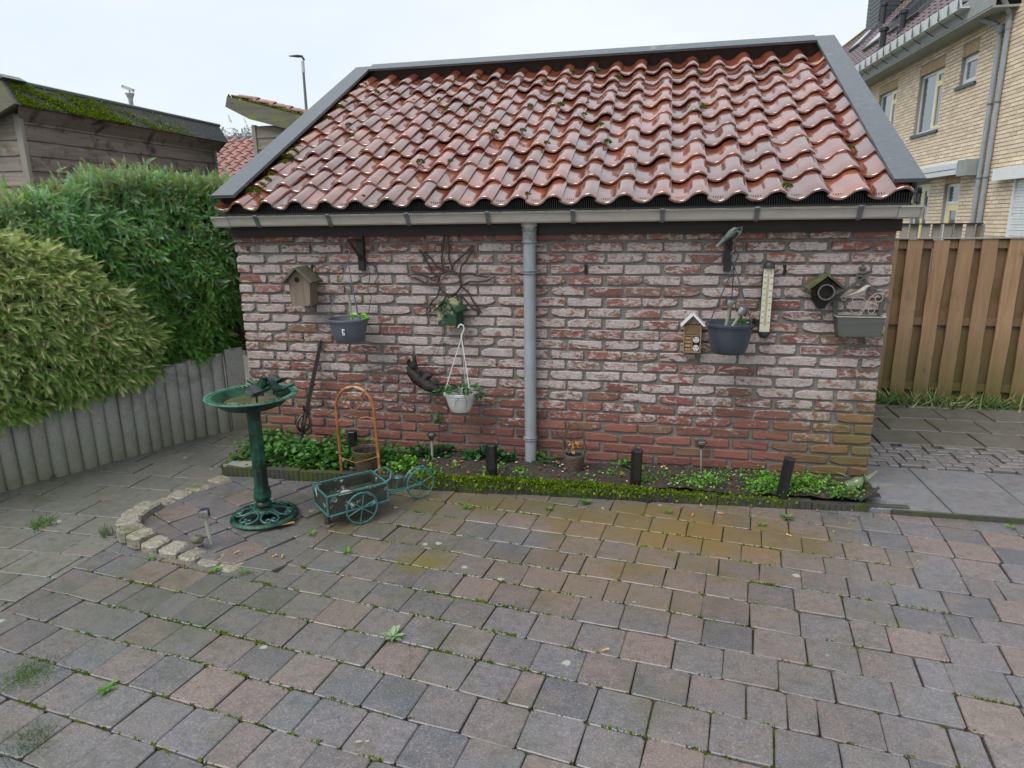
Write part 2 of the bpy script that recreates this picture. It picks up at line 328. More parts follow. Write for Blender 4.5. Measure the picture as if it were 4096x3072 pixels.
# ------------------------------------------------------------------ mesh helpers
ORIG = {}
def tag(o, label=None, cat=None, group=None, kind=None):
    for k, v in (('label', label), ('category', cat), ('group', group), ('kind', kind)):
        if v: o[k] = v
    return o
def thing(name, label, cat, loc=(0, 0, 0), rot=0, group=None, local=False):
    o = bpy.data.objects.new(name, None); COL.objects.link(o); o.empty_display_size = .05
    o.location = loc; o.rotation_euler = (0, 0, rot) if not isinstance(rot, tuple) else rot
    tag(o, label, cat, group); ORIG[o.name] = (0, 0, 0) if local else tuple(loc); return o
class MB:
    def __init__(s): s.v = []; s.f = []; s.c = None
    def add(s, v, f):
        n = len(s.v); s.v.extend([tuple(map(float, p)) for p in v]); s.f.extend([tuple(i+n for i in q) for q in f]); return s
    def box(s, x0, y0, z0, x1, y1, z1):
        return s.add([(x0, y0, z0), (x1, y0, z0), (x1, y1, z0), (x0, y1, z0), (x0, y0, z1), (x1, y0, z1), (x1, y1, z1), (x0, y1, z1)],
                     [(0, 3, 2, 1), (4, 5, 6, 7), (0, 1, 5, 4), (1, 2, 6, 5), (2, 3, 7, 6), (3, 0, 4, 7)])
    def obox(s, c, size, rot=(0, 0, 0)):
        m = Euler(rot).to_matrix(); h = [x/2 for x in size]; c = Vector(c)
        t = MB().box(-h[0], -h[1], -h[2], h[0], h[1], h[2]); return s.add([c+m@Vector(p) for p in t.v], t.f)
    def bar(s, a, b, w, h, up=(0, 0, 1)):
        a, b = Vector(a), Vector(b); d = (b-a).normalized(); side = d.cross(Vector(up)); side = side.normalized() if side.length > 1e-5 else Vector((1, 0, 0)); u = side.cross(d)
        return s.add([p+side*i*w/2+u*j*h/2 for p in (a, b) for i, j in ((-1, -1), (1, -1), (1, 1), (-1, 1))],
                     [(3, 2, 1, 0), (4, 5, 6, 7), (0, 1, 5, 4), (1, 2, 6, 5), (2, 3, 7, 6), (3, 0, 4, 7)])
    def tube(s, pts, r, seg=6, closed=False, flat=1.0, cap=True, up=None):
        P = [Vector(p) for p in pts]; n = len(P); rs = r if isinstance(r, (list, tuple)) else [r]*n
        if closed: T = [(P[(i+1) % n]-P[i-1]).normalized() for i in range(n)]
        else: T = [(P[min(i+1, n-1)]-P[max(i-1, 0)]).normalized() for i in range(n)]
        u = Vector(up) if up else (Vector((0, 0, 1)) if abs(T[0].z) < .9 else Vector((1, 0, 0))); v = []
        for i in range(n):
            u = (u-T[i]*u.dot(T[i])); u = u.normalized() if u.length > 1e-6 else T[i].orthogonal().normalized(); w = T[i].cross(u)
            for k in range(seg):
                a = 2*math.pi*k/seg; v.append(P[i]+(u*math.cos(a)*flat+w*math.sin(a))*rs[i])
        f = []
        for i in range(n if closed else n-1):
            j = (i+1) % n
            for k in range(seg): f.append((i*seg+k, i*seg+(k+1) % seg, j*seg+(k+1) % seg, j*seg+k))
        if not closed and cap: f += [tuple(range(seg))[::-1], tuple((n-1)*seg+k for k in range(seg))]
        return s.add(v, f)
    def lathe(s, prof, c=(0, 0, 0), seg=24, axis=(0, 0, 1), fn=None, ring=False):
        q = Vector((0, 0, 1)).rotation_difference(Vector(axis)).to_matrix(); c = Vector(c); v = []; f = []
        for i, (r, z) in enumerate(prof):
            for k in range(seg):
                a = 2*math.pi*k/seg; rr = r*(fn(i, a) if fn else 1); v.append(c+q@Vector((rr*math.cos(a), rr*math.sin(a), z)))
        for i in range(len(prof)-1):
            for k in range(seg): f.append((i*seg+k, i*seg+(k+1) % seg, (i+1)*seg+(k+1) % seg, (i+1)*seg+k))
        if ring:
            m = len(prof)-1
            for k in range(seg): f.append((m*seg+k, m*seg+(k+1) % seg, (k+1) % seg, k))
        if prof[0][0] > 1e-5 and not ring: f.append(tuple(range(seg))[::-1])
        if prof[-1][0] > 1e-5 and not ring: f.append(tuple((len(prof)-1)*seg+k for k in range(seg)))
        return s.add(v, f)
    def prism(s, poly, d0, d1, to):                # poly 2d, to(u,v,d)->xyz
        n = len(poly); v = [to(u, w, d0) for u, w in poly]+[to(u, w, d1) for u, w in poly]
        return s.add(v, [tuple(range(n))[::-1], tuple(range(n, 2*n))]+[(i, (i+1) % n, n+(i+1) % n, n+i) for i in range(n)])
    def ball(s, c, r, seg=8, rings=5, sq=(1, 1, 1)):
        n = len(s.v); s.lathe([(math.sin(math.pi*i/rings)*r, -math.cos(math.pi*i/rings)*r) for i in range(rings+1)], (0, 0, 0), seg)
        for i in range(n, len(s.v)): p = s.v[i]; s.v[i] = (c[0]+p[0]*sq[0], c[1]+p[1]*sq[1], c[2]+p[2]*sq[2])
        return s
    def mesh(s, name, mat, smooth=0, org=(0, 0, 0)):
        me = bpy.data.meshes.new(name)
        v = [(p[0]-org[0], p[1]-org[1], p[2]-org[2]) for p in s.v]
        me.from_pydata(v, [], s.f); fix_normals(me)
        if mat: me.materials.append(MATS[mat])
        if smooth:
            me.polygons.foreach_set('use_smooth', [True]*len(me.polygons)); me.set_sharp_from_angle(angle=R(smooth))
        return me
    def build(s, name, mat, parent=None, smooth=40, org=None):
        o0 = ORIG[parent.name] if parent else (org or (0, 0, 0))
        o = bpy.data.objects.new(name, s.mesh(name, mat, smooth, o0)); COL.objects.link(o)
        if parent: o.parent = parent
        else: o.location = o0
        ORIG[o.name] = o0; return o
def fix_normals(me):
    import bmesh
    bm = bmesh.new(); bm.from_mesh(me); bmesh.ops.recalc_face_normals(bm, faces=bm.faces); bm.to_mesh(me); bm.free()
def one(name, mb, mat, label, cat, at, group=None, kind=None, smooth=40):
    o = mb.build(name, mat, None, smooth, at); return tag(o, label, cat, group, kind)
def copy_tree(o, parent=None):
    c = o.copy(); COL.objects.link(c); c.parent = parent; ORIG[c.name] = ORIG.get(o.name, (0, 0, 0))
    for ch in list(o.children): copy_tree(ch, c)
    return c

def project(p):
    d = np.asarray(p, float)-CAM; z = d@CF
    return 2048+FPX*(d@CR)/z, 1536-FPX*(d@CU)/z, z
def in_view(p, m=60):
    x, y, z = project(p); return z > .05 and -m < x < 4096+m and -m < y < 3072+m
def raw_mesh(name, V, F, mat, rnd=None, tint=None, smooth=False):
    me = bpy.data.meshes.new(name); V = np.asarray(V, np.float32)
    if isinstance(F, np.ndarray):
        nf, k = F.shape; me.vertices.add(len(V)); me.vertices.foreach_set('co', V.ravel()); me.loops.add(nf*k); me.loops.foreach_set('vertex_index', F.ravel().astype(np.int32))
        me.polygons.add(nf); me.polygons.foreach_set('loop_start', np.arange(nf, dtype=np.int32)*k); me.update(calc_edges=True); me.validate()
    else: me.from_pydata(V.tolist(), [], F)
    if rnd is not None: a = me.attributes.new('rnd', 'FLOAT', 'POINT'); a.data.foreach_set('value', np.asarray(rnd, np.float32))
    if tint is not None:
        a = me.color_attributes.new('tint', 'FLOAT_COLOR', 'POINT'); T = np.ones((len(V), 4), np.float32); T[:, :3] = tint; a.data.foreach_set('color', T.ravel())
    me.materials.append(MATS[mat])
    if smooth: me.polygons.foreach_set('use_smooth', [True]*len(me.polygons)); me.set_sharp_from_angle(angle=R(35))
    return me

class Pieces:
    """Pieces of one kind: the largest in view become objects, the rest one joined part."""
    def __init__(s, name, mat, parent, limit=300, smooth=False): s.name, s.mat, s.parent, s.limit, s.items, s.me, s.sm = name, mat, parent, limit, [], {}, smooth
    def add(s, key, v, f, mw): s.items.append((key, v, f, mw))
    def finish(s):
        o0 = Matrix.Translation(-Vector(ORIG[s.parent.name])); order = []
        for it in s.items:
            m = it[3]; V = np.asarray(it[1]); c = m@Vector(V.mean(0)); p = np.array(c)
            order.append((0 if in_view(p) else 1, np.linalg.norm(p-CAM)))
        idx = sorted(range(len(s.items)), key=lambda i: order[i]); shown = [i for i in idx if order[i][0] == 0][:s.limit]; rest = set(idx)-set(shown)
        for i in shown:
            key, v, f, m = s.items[i]
            if key is None or key not in s.me:
                me = raw_mesh(s.name, v, f, s.mat, [random.random()]*len(v), smooth=s.sm)
                if key is not None: s.me[key] = me
            else: me = s.me[key]
            o = bpy.data.objects.new(s.name, me); COL.objects.link(o); o.parent = s.parent; o.matrix_local = o0@m; ORIG[o.name] = ORIG[s.parent.name]
        if rest:
            V, F, Q = [], [], []
            for i in sorted(rest):
                key, v, f, m = s.items[i]; mm = o0@m; n = len(V); q = random.random()
                V.extend([tuple(mm@Vector(p)) for p in v]); F.extend([tuple(j+n for j in g) for g in f]); Q.extend([q]*len(v))
            o = bpy.data.objects.new(s.name, raw_mesh(s.name+'_rest', V, F, s.mat, Q, smooth=s.sm)); COL.objects.link(o); o.parent = s.parent; o['kind'] = 'stuff'

def slab_piece(poly, z0, z1, bev, jag=0):
    """A stone with bevelled top edge from a convex polygon."""
    n = len(poly); P = np.array(poly, float); c = P.mean(0); d = P-c; L = np.linalg.norm(d, axis=1, keepdims=True); I = P-d/np.maximum(L, 1e-6)*bev*1.3
    zj = (rng.random(n)-.5)*jag
    v = [(x, y, z0) for x, y in P]+[(x, y, z1-bev*.8) for x, y in P]+[(x, y, z1+zj[i]) for i, (x, y) in enumerate(I)]
    f = [(i, (i+1) % n, n+(i+1) % n, n+i) for i in range(n)]+[(n+i, n+(i+1) % n, 2*n+(i+1) % n, 2*n+i) for i in range(n)]+[tuple(range(2*n, 3*n))]
    return v, f
def rrect(w, d, r=.012, jit=0):
    pts = [(-w/2+r, -d/2), (w/2-r, -d/2), (w/2, -d/2+r), (w/2, d/2-r), (w/2-r, d/2), (-w/2+r, d/2), (-w/2, d/2-r), (-w/2, -d/2+r)]
    return [(x+(random.random()-.5)*jit, y+(random.random()-.5)*jit) for x, y in pts]
def clip(poly, a, b, keep_left=True):
    """Clip a polygon to the left (or right) of the line a->b."""
    out = []; n = len(poly); sgn = 1 if keep_left else -1
    sd_ = [sgn*((b[0]-a[0])*(p[1]-a[1])-(b[1]-a[1])*(p[0]-a[0])) for p in poly]
    for i in range(n):
        p, q = poly[i], poly[(i+1) % n]; s0, s1 = sd_[i], sd_[(i+1) % n]
        if s0 >= 0: out.append(p)
        if s0*s1 < 0: t = s0/(s0-s1); out.append((p[0]+(q[0]-p[0])*t, p[1]+(q[1]-p[1])*t))
    return out
def area(p): return .5*abs(sum(p[i][0]*p[(i+1) % len(p)][1]-p[(i+1) % len(p)][0]*p[i][1] for i in range(len(p)))) if len(p) > 2 else 0
def minus_convex(poly, K):
    """Pieces of poly outside convex CCW polygon K."""
    q = poly
    for i in range(len(K)):
        q = clip(q, K[i], K[(i+1) % len(K)], True)
        if area(q) < 1e-5: return [poly]
    res = []; cur = poly
    for i in range(len(K)):
        a, b = K[i], K[(i+1) % len(K)]; o = clip(cur, a, b, False)
        if area(o) > .0012: res.append(o)
        cur = clip(cur, a, b, True)
        if len(cur) < 3: break
    return res

# leaf scattering -------------------------------------------------
def frames(normals, roll):
    n = normals/np.linalg.norm(normals, axis=1, keepdims=True); a = np.where(np.abs(n[:, 2:3]) < .9, [[0, 0, 1.]], [[1., 0, 0]])
    x = np.cross(a, n); x /= np.linalg.norm(x, axis=1, keepdims=True); y = np.cross(n, x)
    c, s_ = np.cos(roll)[:, None], np.sin(roll)[:, None]; return x*c+y*s_, -x*s_+y*c, n
def scatter(tv, tf, pos, ydir, roll, scale, tint, tipgain=None):
    """Copies of a template (long axis +Y, face +Z) along ydir with colour per copy."""
    X, Z, Y = frames(ydir, roll); n, m = len(pos), len(tv)
    V = (tv[None, :, 0:1]*X[:, None]+tv[None, :, 1:2]*Y[:, None]+tv[None, :, 2:3]*Z[:, None])*scale[:, None, None]+pos[:, None]
    F = (tf[None]+(np.arange(n)*m)[:, None, None]).reshape(-1, tf.shape[1]); T = np.repeat(tint, m, axis=0)
    if tipgain is not None: T = T*np.tile(tipgain, n)[:, None]
    return V.reshape(-1, 3), F, T
def join(parts):
    V, F, T, n = [], [], [], 0
    for v, f, t in parts: V.append(v); F.append(f+n); T.append(t); n += len(v)
    return np.concatenate(V), np.concatenate(F), np.concatenate(T)
def leaf_obj(name, parts, mat, parent=None, org=(0, 0, 0)):
    V, F, T = join(parts); o0 = ORIG[parent.name] if parent else org
    o = bpy.data.objects.new(name, raw_mesh(name, V-np.array(o0), F, mat, tint=T)); COL.objects.link(o)
    if parent: o.parent = parent
    else: o.location = o0
    ORIG[o.name] = o0; return o
def rows(*cols):                                   # random colour mixes between two
    return lambda n: np.array(cols[0])+(np.array(cols[1])-np.array(cols[0]))*rng.random((n, 1))
LEAF_V = np.array([(0, 0, 0), (-.32, .35, .06), (-.30, .7, .02), (0, 1, -.10), (.30, .7, .02), (.32, .35, .06), (0, .5, -.04)], float)
LEAF_F = np.array([(0, 6, 1, 1), (1, 6, 2, 2), (2, 6, 3, 3), (3, 6, 4, 4), (4, 6, 5, 5), (5, 6, 0, 0)])[:, :3]
BLADE_V = np.array([(-.04, 0, 0), (.04, 0, 0), (.03, .5, .03), (-.03, .5, .03), (0, 1, -.12)], float)
BLADE_F = np.array([(0, 1, 2), (0, 2, 3), (3, 2, 4)])
def spray_template():
    v, f = [], []
    def q(a, b, w, dz):
        a, b = np.array(a), np.array(b); d = b-a; n = np.array([-d[1], d[0], 0]); n /= np.linalg.norm(n)+1e-9; m = (a*.55+b*.45); i = len(v)
        v.extend([a, m+n*w, b+np.array([0, 0, dz]), m-n*w]); f.append((i, i+1, i+2)); f.append((i, i+2, i+3))
    for k in range(9):
        y = .05+.105*k; L = .34*(1-.075*k); z = -.34*y*y
        for s_ in (-1, 1): q((0, y, z), (s_*L*.62, y+L*.90, z-.13*L), .021, -.02)
    q((0, 0, 0), (0, .55, -.10), .02, 0); q((0, .5, -.085), (0, 1.12, -.42), .035, 0)
    return np.array(v), np.array(f)
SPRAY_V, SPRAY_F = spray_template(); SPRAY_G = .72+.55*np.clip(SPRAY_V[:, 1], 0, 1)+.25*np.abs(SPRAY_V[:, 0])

# ================================================================== ground and paving
g = MB().add([(-400, -400, -.14), (400, -400, -.14), (400, 400, -.14), (-400, 400, -.14)], [(0, 1, 2, 3)])
tag(g.build('ground', 'ground', None, 0), kind='structure')

EDGE_A, EDGE_B = (.13, -.545), (4.12, -.315)       # front line of the flower bed
ISL = [(.10, -.56), (.035, -.90), (.02, -1.10), (.05, -1.25), (.12, -1.36), (.24, -1.43), (.45, -1.465), (.80, -1.51), (1.08, -1.52), (1.16, -.50)]
def isl_z(x, y): return .030*min(1, max(0, (1.0-x)/.55))
def edge_y(x): return EDGE_A[1]+(EDGE_B[1]-EDGE_A[1])*(x-EDGE_A[0])/(EDGE_B[0]-EDGE_A[0])

def sheet(name, poly, z, mat):
    o = MB().add([(x, y, z) for x, y in poly], [tuple(range(len(poly)))]).build(name, mat, None, 0); return tag(o, kind='structure')
patio = sheet('patio', [(.1, -6), (7.5, -6), (7.5, -.42), (4.1, -.36), (.1, -.5)], -.016, 'joint')
path = sheet('path', [(-3.5, -6), (.102, -6), (.102, -.5), (0, 0), (0, 6), (-3.5, 6)], -.018, 'joint')

def grid_stones(pc, th, rowp, widths, ext, keep, org=(0, 0), gap=.0032, zf=None, bond=None, jit=.006, tilt=.006, bev=.0035, thick=.06):
    """Lay stones in rows turned by th; keep(poly) returns the polygons that remain."""
    c, s_ = math.cos(th), math.sin(th)
    variants = {}
    nrow = int(ext[3]/rowp)+2
    for r in range(int(ext[2]/rowp)-2, nrow):
        u = ext[0]-random.random()*.2 if bond is None else ext[0]+(bond if r % 2 else 0); v0 = r*rowp
        while u < ext[1]:
            w = random.choices(*widths)[0]; k = random.randrange(4); key = (w, k)
            cx, cy = org[0]+(u+w/2)*c-(v0+rowp/2)*s_, org[1]+(u+w/2)*s_+(v0+rowp/2)*c; u += w
            if key not in variants: variants[key] = rrect(w-gap, rowp-gap, .010, jit)
            lp = variants[key]; wp = [(cx+x*c-y*s_, cy+x*s_+y*c) for x, y in lp]
            res = keep(wp); z = (random.random()-.5)*.007+(zf(cx, cy) if zf else 0)
            rot = Euler(((random.random()-.5)*tilt*2, (random.random()-.5)*tilt*2, th)).to_matrix().to_4x4()
            for q in res:
                if len(q) == len(wp) and abs(area(q)-area(wp)) < 1e-6:
                    vk = ('m', key)
                    if vk not in variants: variants[vk] = slab_piece(lp, -thick, 0, bev, .002)
                    pc.add(key, *variants[vk], Matrix.Translation((cx, cy, z))@rot)
                elif area(q) > .0012:
                    qx, qy = np.mean(q, axis=0); lq = [(x-qx, y-qy) for x, y in q]
                    pc.add(None, *slab_piece(lq, -thick, 0, bev*.7, .002), Matrix.Translation((qx, qy, z)))
def keep_patio(p):
    p = clip(p, (.112, -9), (.112, 9), False)
    if area(p) < .001: return []
    p = clip(p, (EDGE_A[0], EDGE_A[1]-.012), (EDGE_B[0], EDGE_B[1]-.012), False)
    if area(p) < .001: return []
    return minus_convex(p, ISL)
pc = Pieces('paving_stone', 'patio stone', patio, 300)
grid_stones(pc, R(-7.8), .1765, ([.186, .186, .175, .125, .092], [6, 5, 4, 1.2, .8]), (-2.8, 5.5, -3.2, 2.3), keep_patio, org=(2.05, -1.755))
pc.finish()
island = sheet('birdbath_terrace', ISL, -.01, 'joint')
def keep_isl(p):
    for i in range(len(ISL)):
        p = clip(p, ISL[i], ISL[(i+1) % len(ISL)], True)
        if area(p) < .0012: return []
    return [p]
pc = Pieces('paving_stone', 'patio stone', island, 300)
grid_stones(pc, R(-27), .172, ([.182, .15, .11], [6, 2, 1]), (-1.1, 1.2, -1.1, 1.2), keep_isl, org=(.6, -1.0), zf=isl_z, thick=.09)
pc.finish()
def keep_path(p):
    p = clip(p, (.104, -9), (.104, 9), True)
    if area(p) < .001: return []
    return minus_convex(p, ISL)
pc = Pieces('paving_tile', 'path tile', path, 300)
grid_stones(pc, R(.8), .2, ([.292], [1]), (-3.3, .4, -4.0, 5.6), keep_path, org=(-.02, .04), bond=.146, gap=.0045, jit=.004)
pc.finish()

# raised aggregate edging stones round the terrace: each one can be lifted out
arc = [(.135, -.62), (.085, -.75), (.055, -.87), (.035, -.985), (.025, -1.09), (.03, -1.19), (.075, -1.285), (.155, -1.36), (.255, -1.405), (.365, -1.435), (.48, -1.455), (.60, -1.475), (.715, -1.49), (.83, -1.505)]
for i, (x, y) in enumerate(arc):
    a = arc[max(i-1, 0)]; b = arc[min(i+1, len(arc)-1)]; t = math.atan2(b[1]-a[1], b[0]-a[0])
    top = .066 if 4 <= i <= 8 else (.036 if i < 4 else .045-.010*(i-9))
    pr = [(-.052, -.035), (-.03, -.055), (.03, -.055), (.052, -.035), (.05, .05), (.03, .065), (-.03, .065), (-.05, .05)]
    pr = [(px*1.03+(random.random()-.5)*.008, -py+(random.random()-.5)*.008) for px, py in pr][::-1]
    v, f = slab_piece(pr, -.06, 0, .010, .006)
    rm = Matrix.Translation((x, y, top))@Euler(((random.random()-.5)*.10, (random.random()-.5)*.08, t+math.pi)).to_matrix().to_4x4()
    me = raw_mesh('edging_stone', v, f, 'pebble concrete', [random.random()]*len(v))
    o = bpy.data.objects.new('edging_stone', me); COL.objects.link(o); o.matrix_world = rm
    tag(o, 'weathered pebble-concrete edging stone curving round the green birdbath', 'edging stone', 'edging stones round the birdbath terrace')

# right-hand side path: grey slabs, a strip of herringbone cobbles, brown slabs
side = sheet('side_path', [(4.02, -.33), (7.5, -.33), (7.5, 2.4), (4.02, 2.4)], .008, 'joint')
kerb = MB().box(4.02, -.352, -.1, 7.5, -.332, .026).build('kerb', 'edging', side, 0)
pc = Pieces('paving_slab', 'slab', side, 300)
V4 = slab_piece(rrect(.408, .372, .006, .002), -.05, 0, .005, .001)
for r, yy in enumerate((-.145, .167)):
    for k in range(8):
        d = .372 if r == 0 else .235
        v, f = (V4 if r == 0 else slab_piece(rrect(.408, .31, .006, .002), -.05, 0, .005, .001))
        pc.add(('s', r), v, f, Matrix.Translation((4.113+k*.415, yy+(.02 if r else 0),   .025+(random.random()-.5)*.003)))
pc.finish()
pc = Pieces('cobble', 'cobble', side, 300)
vk = slab_piece(rrect(.124, .058, .006, .004), -.05, 0, .005, .003); th = R(0)
for i in range(-2, 36):
    for j in range(-2, 12):
        for h in (0, 1):                          # herringbone laid at right angles to the wall
            bx, by = 4.0+i*.0645, .34+j*.0645
            k = (i-j) % 4
            if k == 0 and h == 0: c, rz = (bx+.032, by), 0
            elif k == 3 and h == 1: c, rz = (bx, by+.032), math.pi/2
            else: continue
            if .36 < c[1] < .80 and 4.05 < c[0] < 6.3:
                pc.add('c', *vk, Matrix.Translation((c[0], c[1], .030+(random.random()-.5)*.012))@Euler(((random.random()-.5)*.06, (random.random()-.5)*.06, rz+(random.random()-.5)*.05)).to_matrix().to_4x4())
pc.finish()
pc = Pieces('paving_slab', 'brown slab', side, 300)
vb = slab_piece(rrect(.325, .325, .006, .003), -.05, 0, .006, .002)
for j in range(4):
    for k in range(11):
        pc.add('b', *vb, Matrix.Translation((4.12+k*.334+(.17 if j % 2 else 0)+.01, .985+j*.334-.0, .032+(random.random()-.5)*.006))@Euler((.01*(random.random()-.5), 0, 0)).to_matrix().to_4x4())
pc.finish()

# ================================================================== the brick shed
shed = thing('garden_shed', 'low brick shed with glazed red pantile roof and pale gutter', 'shed', (2.0, 1.0, 0))
body = MB().box(.012, .012, -.1, 3.984, 4.2, 1.50)
wall = body.build('wall', 'mortar', shed, 0)
BW, CH = .222, .0649
def brick_piece(L, H, D, seed):
    r_ = random.Random(seed); n = 5; pts = []
    def j(a=.0028): return (r_.random()-.5)*2*a
    for k in range(n): pts.append((L*(.02+.96*k/(n-1))+j(), j(.0022)))
    pts.append((L+j(), H*.5+j()))
    for k in range(n): pts.append((L*(.98-.96*k/(n-1))+j(), H+j(.0022)))
    pts.append((j(), H*.5+j()))
    if r_.random() < .35: i = r_.choice([0, 4, 6, 10]); pts[i] = (pts[i][0]+(.012 if pts[i][0] < L/2 else -.012), pts[i][1]+(.008 if pts[i][1] < H/2 else -.008))
    m = len(pts); c = (L/2, H/2); b = .0045
    fr = [(x-(b if x > c[0] else -b), z-(b if z > c[1] else -b)) for x, z in pts]
    v = [(x, -.0015+j(.0015), z) for x, z in fr]+[(x, .004, z) for x, z in pts]+[(x, D, z) for x, z in pts]
    f = [tuple(range(m))]+[(i, m+i, m+(i+1) % m, (i+1) % m) for i in range(m)]+[(m+i, 2*m+i, 2*m+(i+1) % m, m+(i+1) % m) for i in range(m)]
    return v, f
BV = {('f', k): brick_piece(.208, .051, .03, k) for k in range(14)}
BV.update({('h', k): brick_piece(.098, .051, .03, 50+k) for k in range(6)})
pc = Pieces('brick', 'brick', wall, 300)
WEEP = {(3, 2), (3, 10), (3, 14)}                  # open perpends: (course, joint)
for r in range(24):
    z = 1.5-(r+1)*CH+.0065
    if r % 2 == 0: seq = [('f', k*BW) for k in range(18)]
    else: seq = [('h', 0)]+[('f', BW/2+k*BW) for k in range(17)]+[('h', BW/2+17*BW)]
    for t, x in seq:
        key = (t, random.randrange(14 if t == 'f' else 6)); v, f = BV[key]
        dx = (random.random()-.5)*.012 if 0 < x < 3.8 else 0
        pc.add(key, v, f, Matrix.Translation((x+dx+.001, (random.random()-.5)*.004, z+(random.random()-.5)*.003))@Euler((0, (random.random()-.5)*.02, 0)).to_matrix().to_4x4())
    for sx, ry in ((0.0, -math.pi/2), (3.996, math.pi/2)):      # return walls
        for k in range(9):
            t0 = .112+k*BW+(BW/2 if r % 2 == 0 else 0); key = ('f', random.randrange(14)); v, f = BV[key]
            pc.add(key, v, f, Matrix.Translation((sx, t0 if ry > 0 else t0+.208, z))@Euler((0, 0, ry)).to_matrix().to_4x4())
pc.finish()
for k, x in ((0, 2.324), (1, 3.434), (2, .548)): MB().box(x-.008, .0, 1.245, x+.008, .0115, 1.30).build('weep_hole', 'dark void', wall, 0)

MB().box(-.005, -.022, 1.478, 4.0, .011, 1.60).build('fascia', 'dark plank', shed, 0)
MB().box(0, -.012, 1.60, 4.0, .02, 1.70).build('eaves_gap_shade', 'black board', shed, 0)  # black strip stands in for the shaded gap under the tiles
cb = MB(); 
for k in range(330):
    x = .03+k*.012; cb.box(x, -.135, 1.615, x+.004, -.131, 1.675)
cb.box(.02, -.136, 1.605, 3.98, -.128, 1.622)
cb.build('bird_comb', 'black board', shed, 0)
# gutter -----------------------------------------------------------
def gutter_prof(o=0): return [(-.045, 1.605), (-.047, 1.56), (-.055, 1.545), (-.13, 1.545), (-.143, 1.553), (-.163, 1.597), (-.175, 1.60), (-.176, 1.606), (-.158, 1.606), (-.138, 1.560), (-.128, 1.553), (-.06, 1.553), (-.053, 1.566), (-.051, 1.605)]
gt = MB().prism(gutter_prof(), .085, 3.93, lambda u, v, d: (d, u, v)).build('gutter', 'gutter plastic', shed, 30)
for x0, x1, sgn in ((-.03, .083, -1), (3.932, 4.045, 1)):
    e = MB().prism([(u*1.02, 1.545+(v-1.545)*1.05-.003) for u, v in gutter_prof()], x0+.012 if sgn < 0 else x0, x1 if sgn < 0 else x1-.012, lambda u, v, d: (d, u, v))
    cx = x0 if sgn < 0 else x1-.010
    e.prism([(-.045, 1.608), (-.05, 1.545), (-.14, 1.542), (-.182, 1.611)], cx, cx+.010, lambda u, v, d: (d, u, v))
    e.build('gutter_end', 'gutter plastic', gt, 30)
MB().box(.0, -.181, 1.6065, 4.02, -.156, 1.6095).build('gutter_lip', 'gutter edge', gt, 0)
for x in (.284, .774, 1.279, 1.771, 2.265, 2.755, 3.245, 3.75):
    b = MB().bar((x, -.186, 1.613), (x, -.166, 1.585), .022, .004, (1, 0, 0)); pts = [(-.178, 1.614), (-.187, 1.608), (-.170, 1.585), (-.150, 1.548), (-.134, 1.538), (-.128, 1.541), (-.143, 1.553), (-.163, 1.588), (-.179, 1.606)]
    MB().prism(pts, x-.012, x+.012, lambda u, v, d: (d, u, v)).build('gutter_bracket', 'zinc grey', gt, 0)
MB().box(3.86, -.14, 1.56, 4.0, -.06, 1.60).build('gutter_debris', 'soil', gt, 0)
# downpipe ----------------------------------------------------------
PX, PY = 1.995, -.058
dp = MB().lathe([(.037, .02), (.037, 1.44)], (PX, PY, 0), 24).build('downpipe', 'zinc', shed, 40)
MB().lathe([(.047, 1.525), (.047, 1.545)], (PX, PY, 0), 24).lathe([(.039, 1.50), (.0385, 1.526)], (PX, PY, 0), 24).build('outlet', 'gutter plastic', dp, 40)
MB().lathe([(.039, 1.432), (.046, 1.433), (.046, 1.443), (.041, 1.445), (.041, 1.462), (.0435, 1.463), (.0435, 1.467), (.041, 1.468), (.041, 1.476), (.0435, 1.477), (.0435, 1.480), (.041, 1.481), (.041, 1.502), (.046, 1.503), (.046, 1.514), (.040, 1.515)], (PX, PY, 0), 24).build('socket', 'zinc dirty', dp, 30)
for z in (1.262, .222):
    c = MB()
    for d in (-.007, .007): c.tube([(PX+.041*math.cos(a), PY+.041*math.sin(a), z+d) for a in np.linspace(0, 2*math.pi, 20, endpoint=False)], .0045, 6, True)
    c.box(PX-.006, PY+.035, z-.006, PX+.006, -.0, z+.006); c.build('pipe_clip', 'zinc dirty', dp, 40)
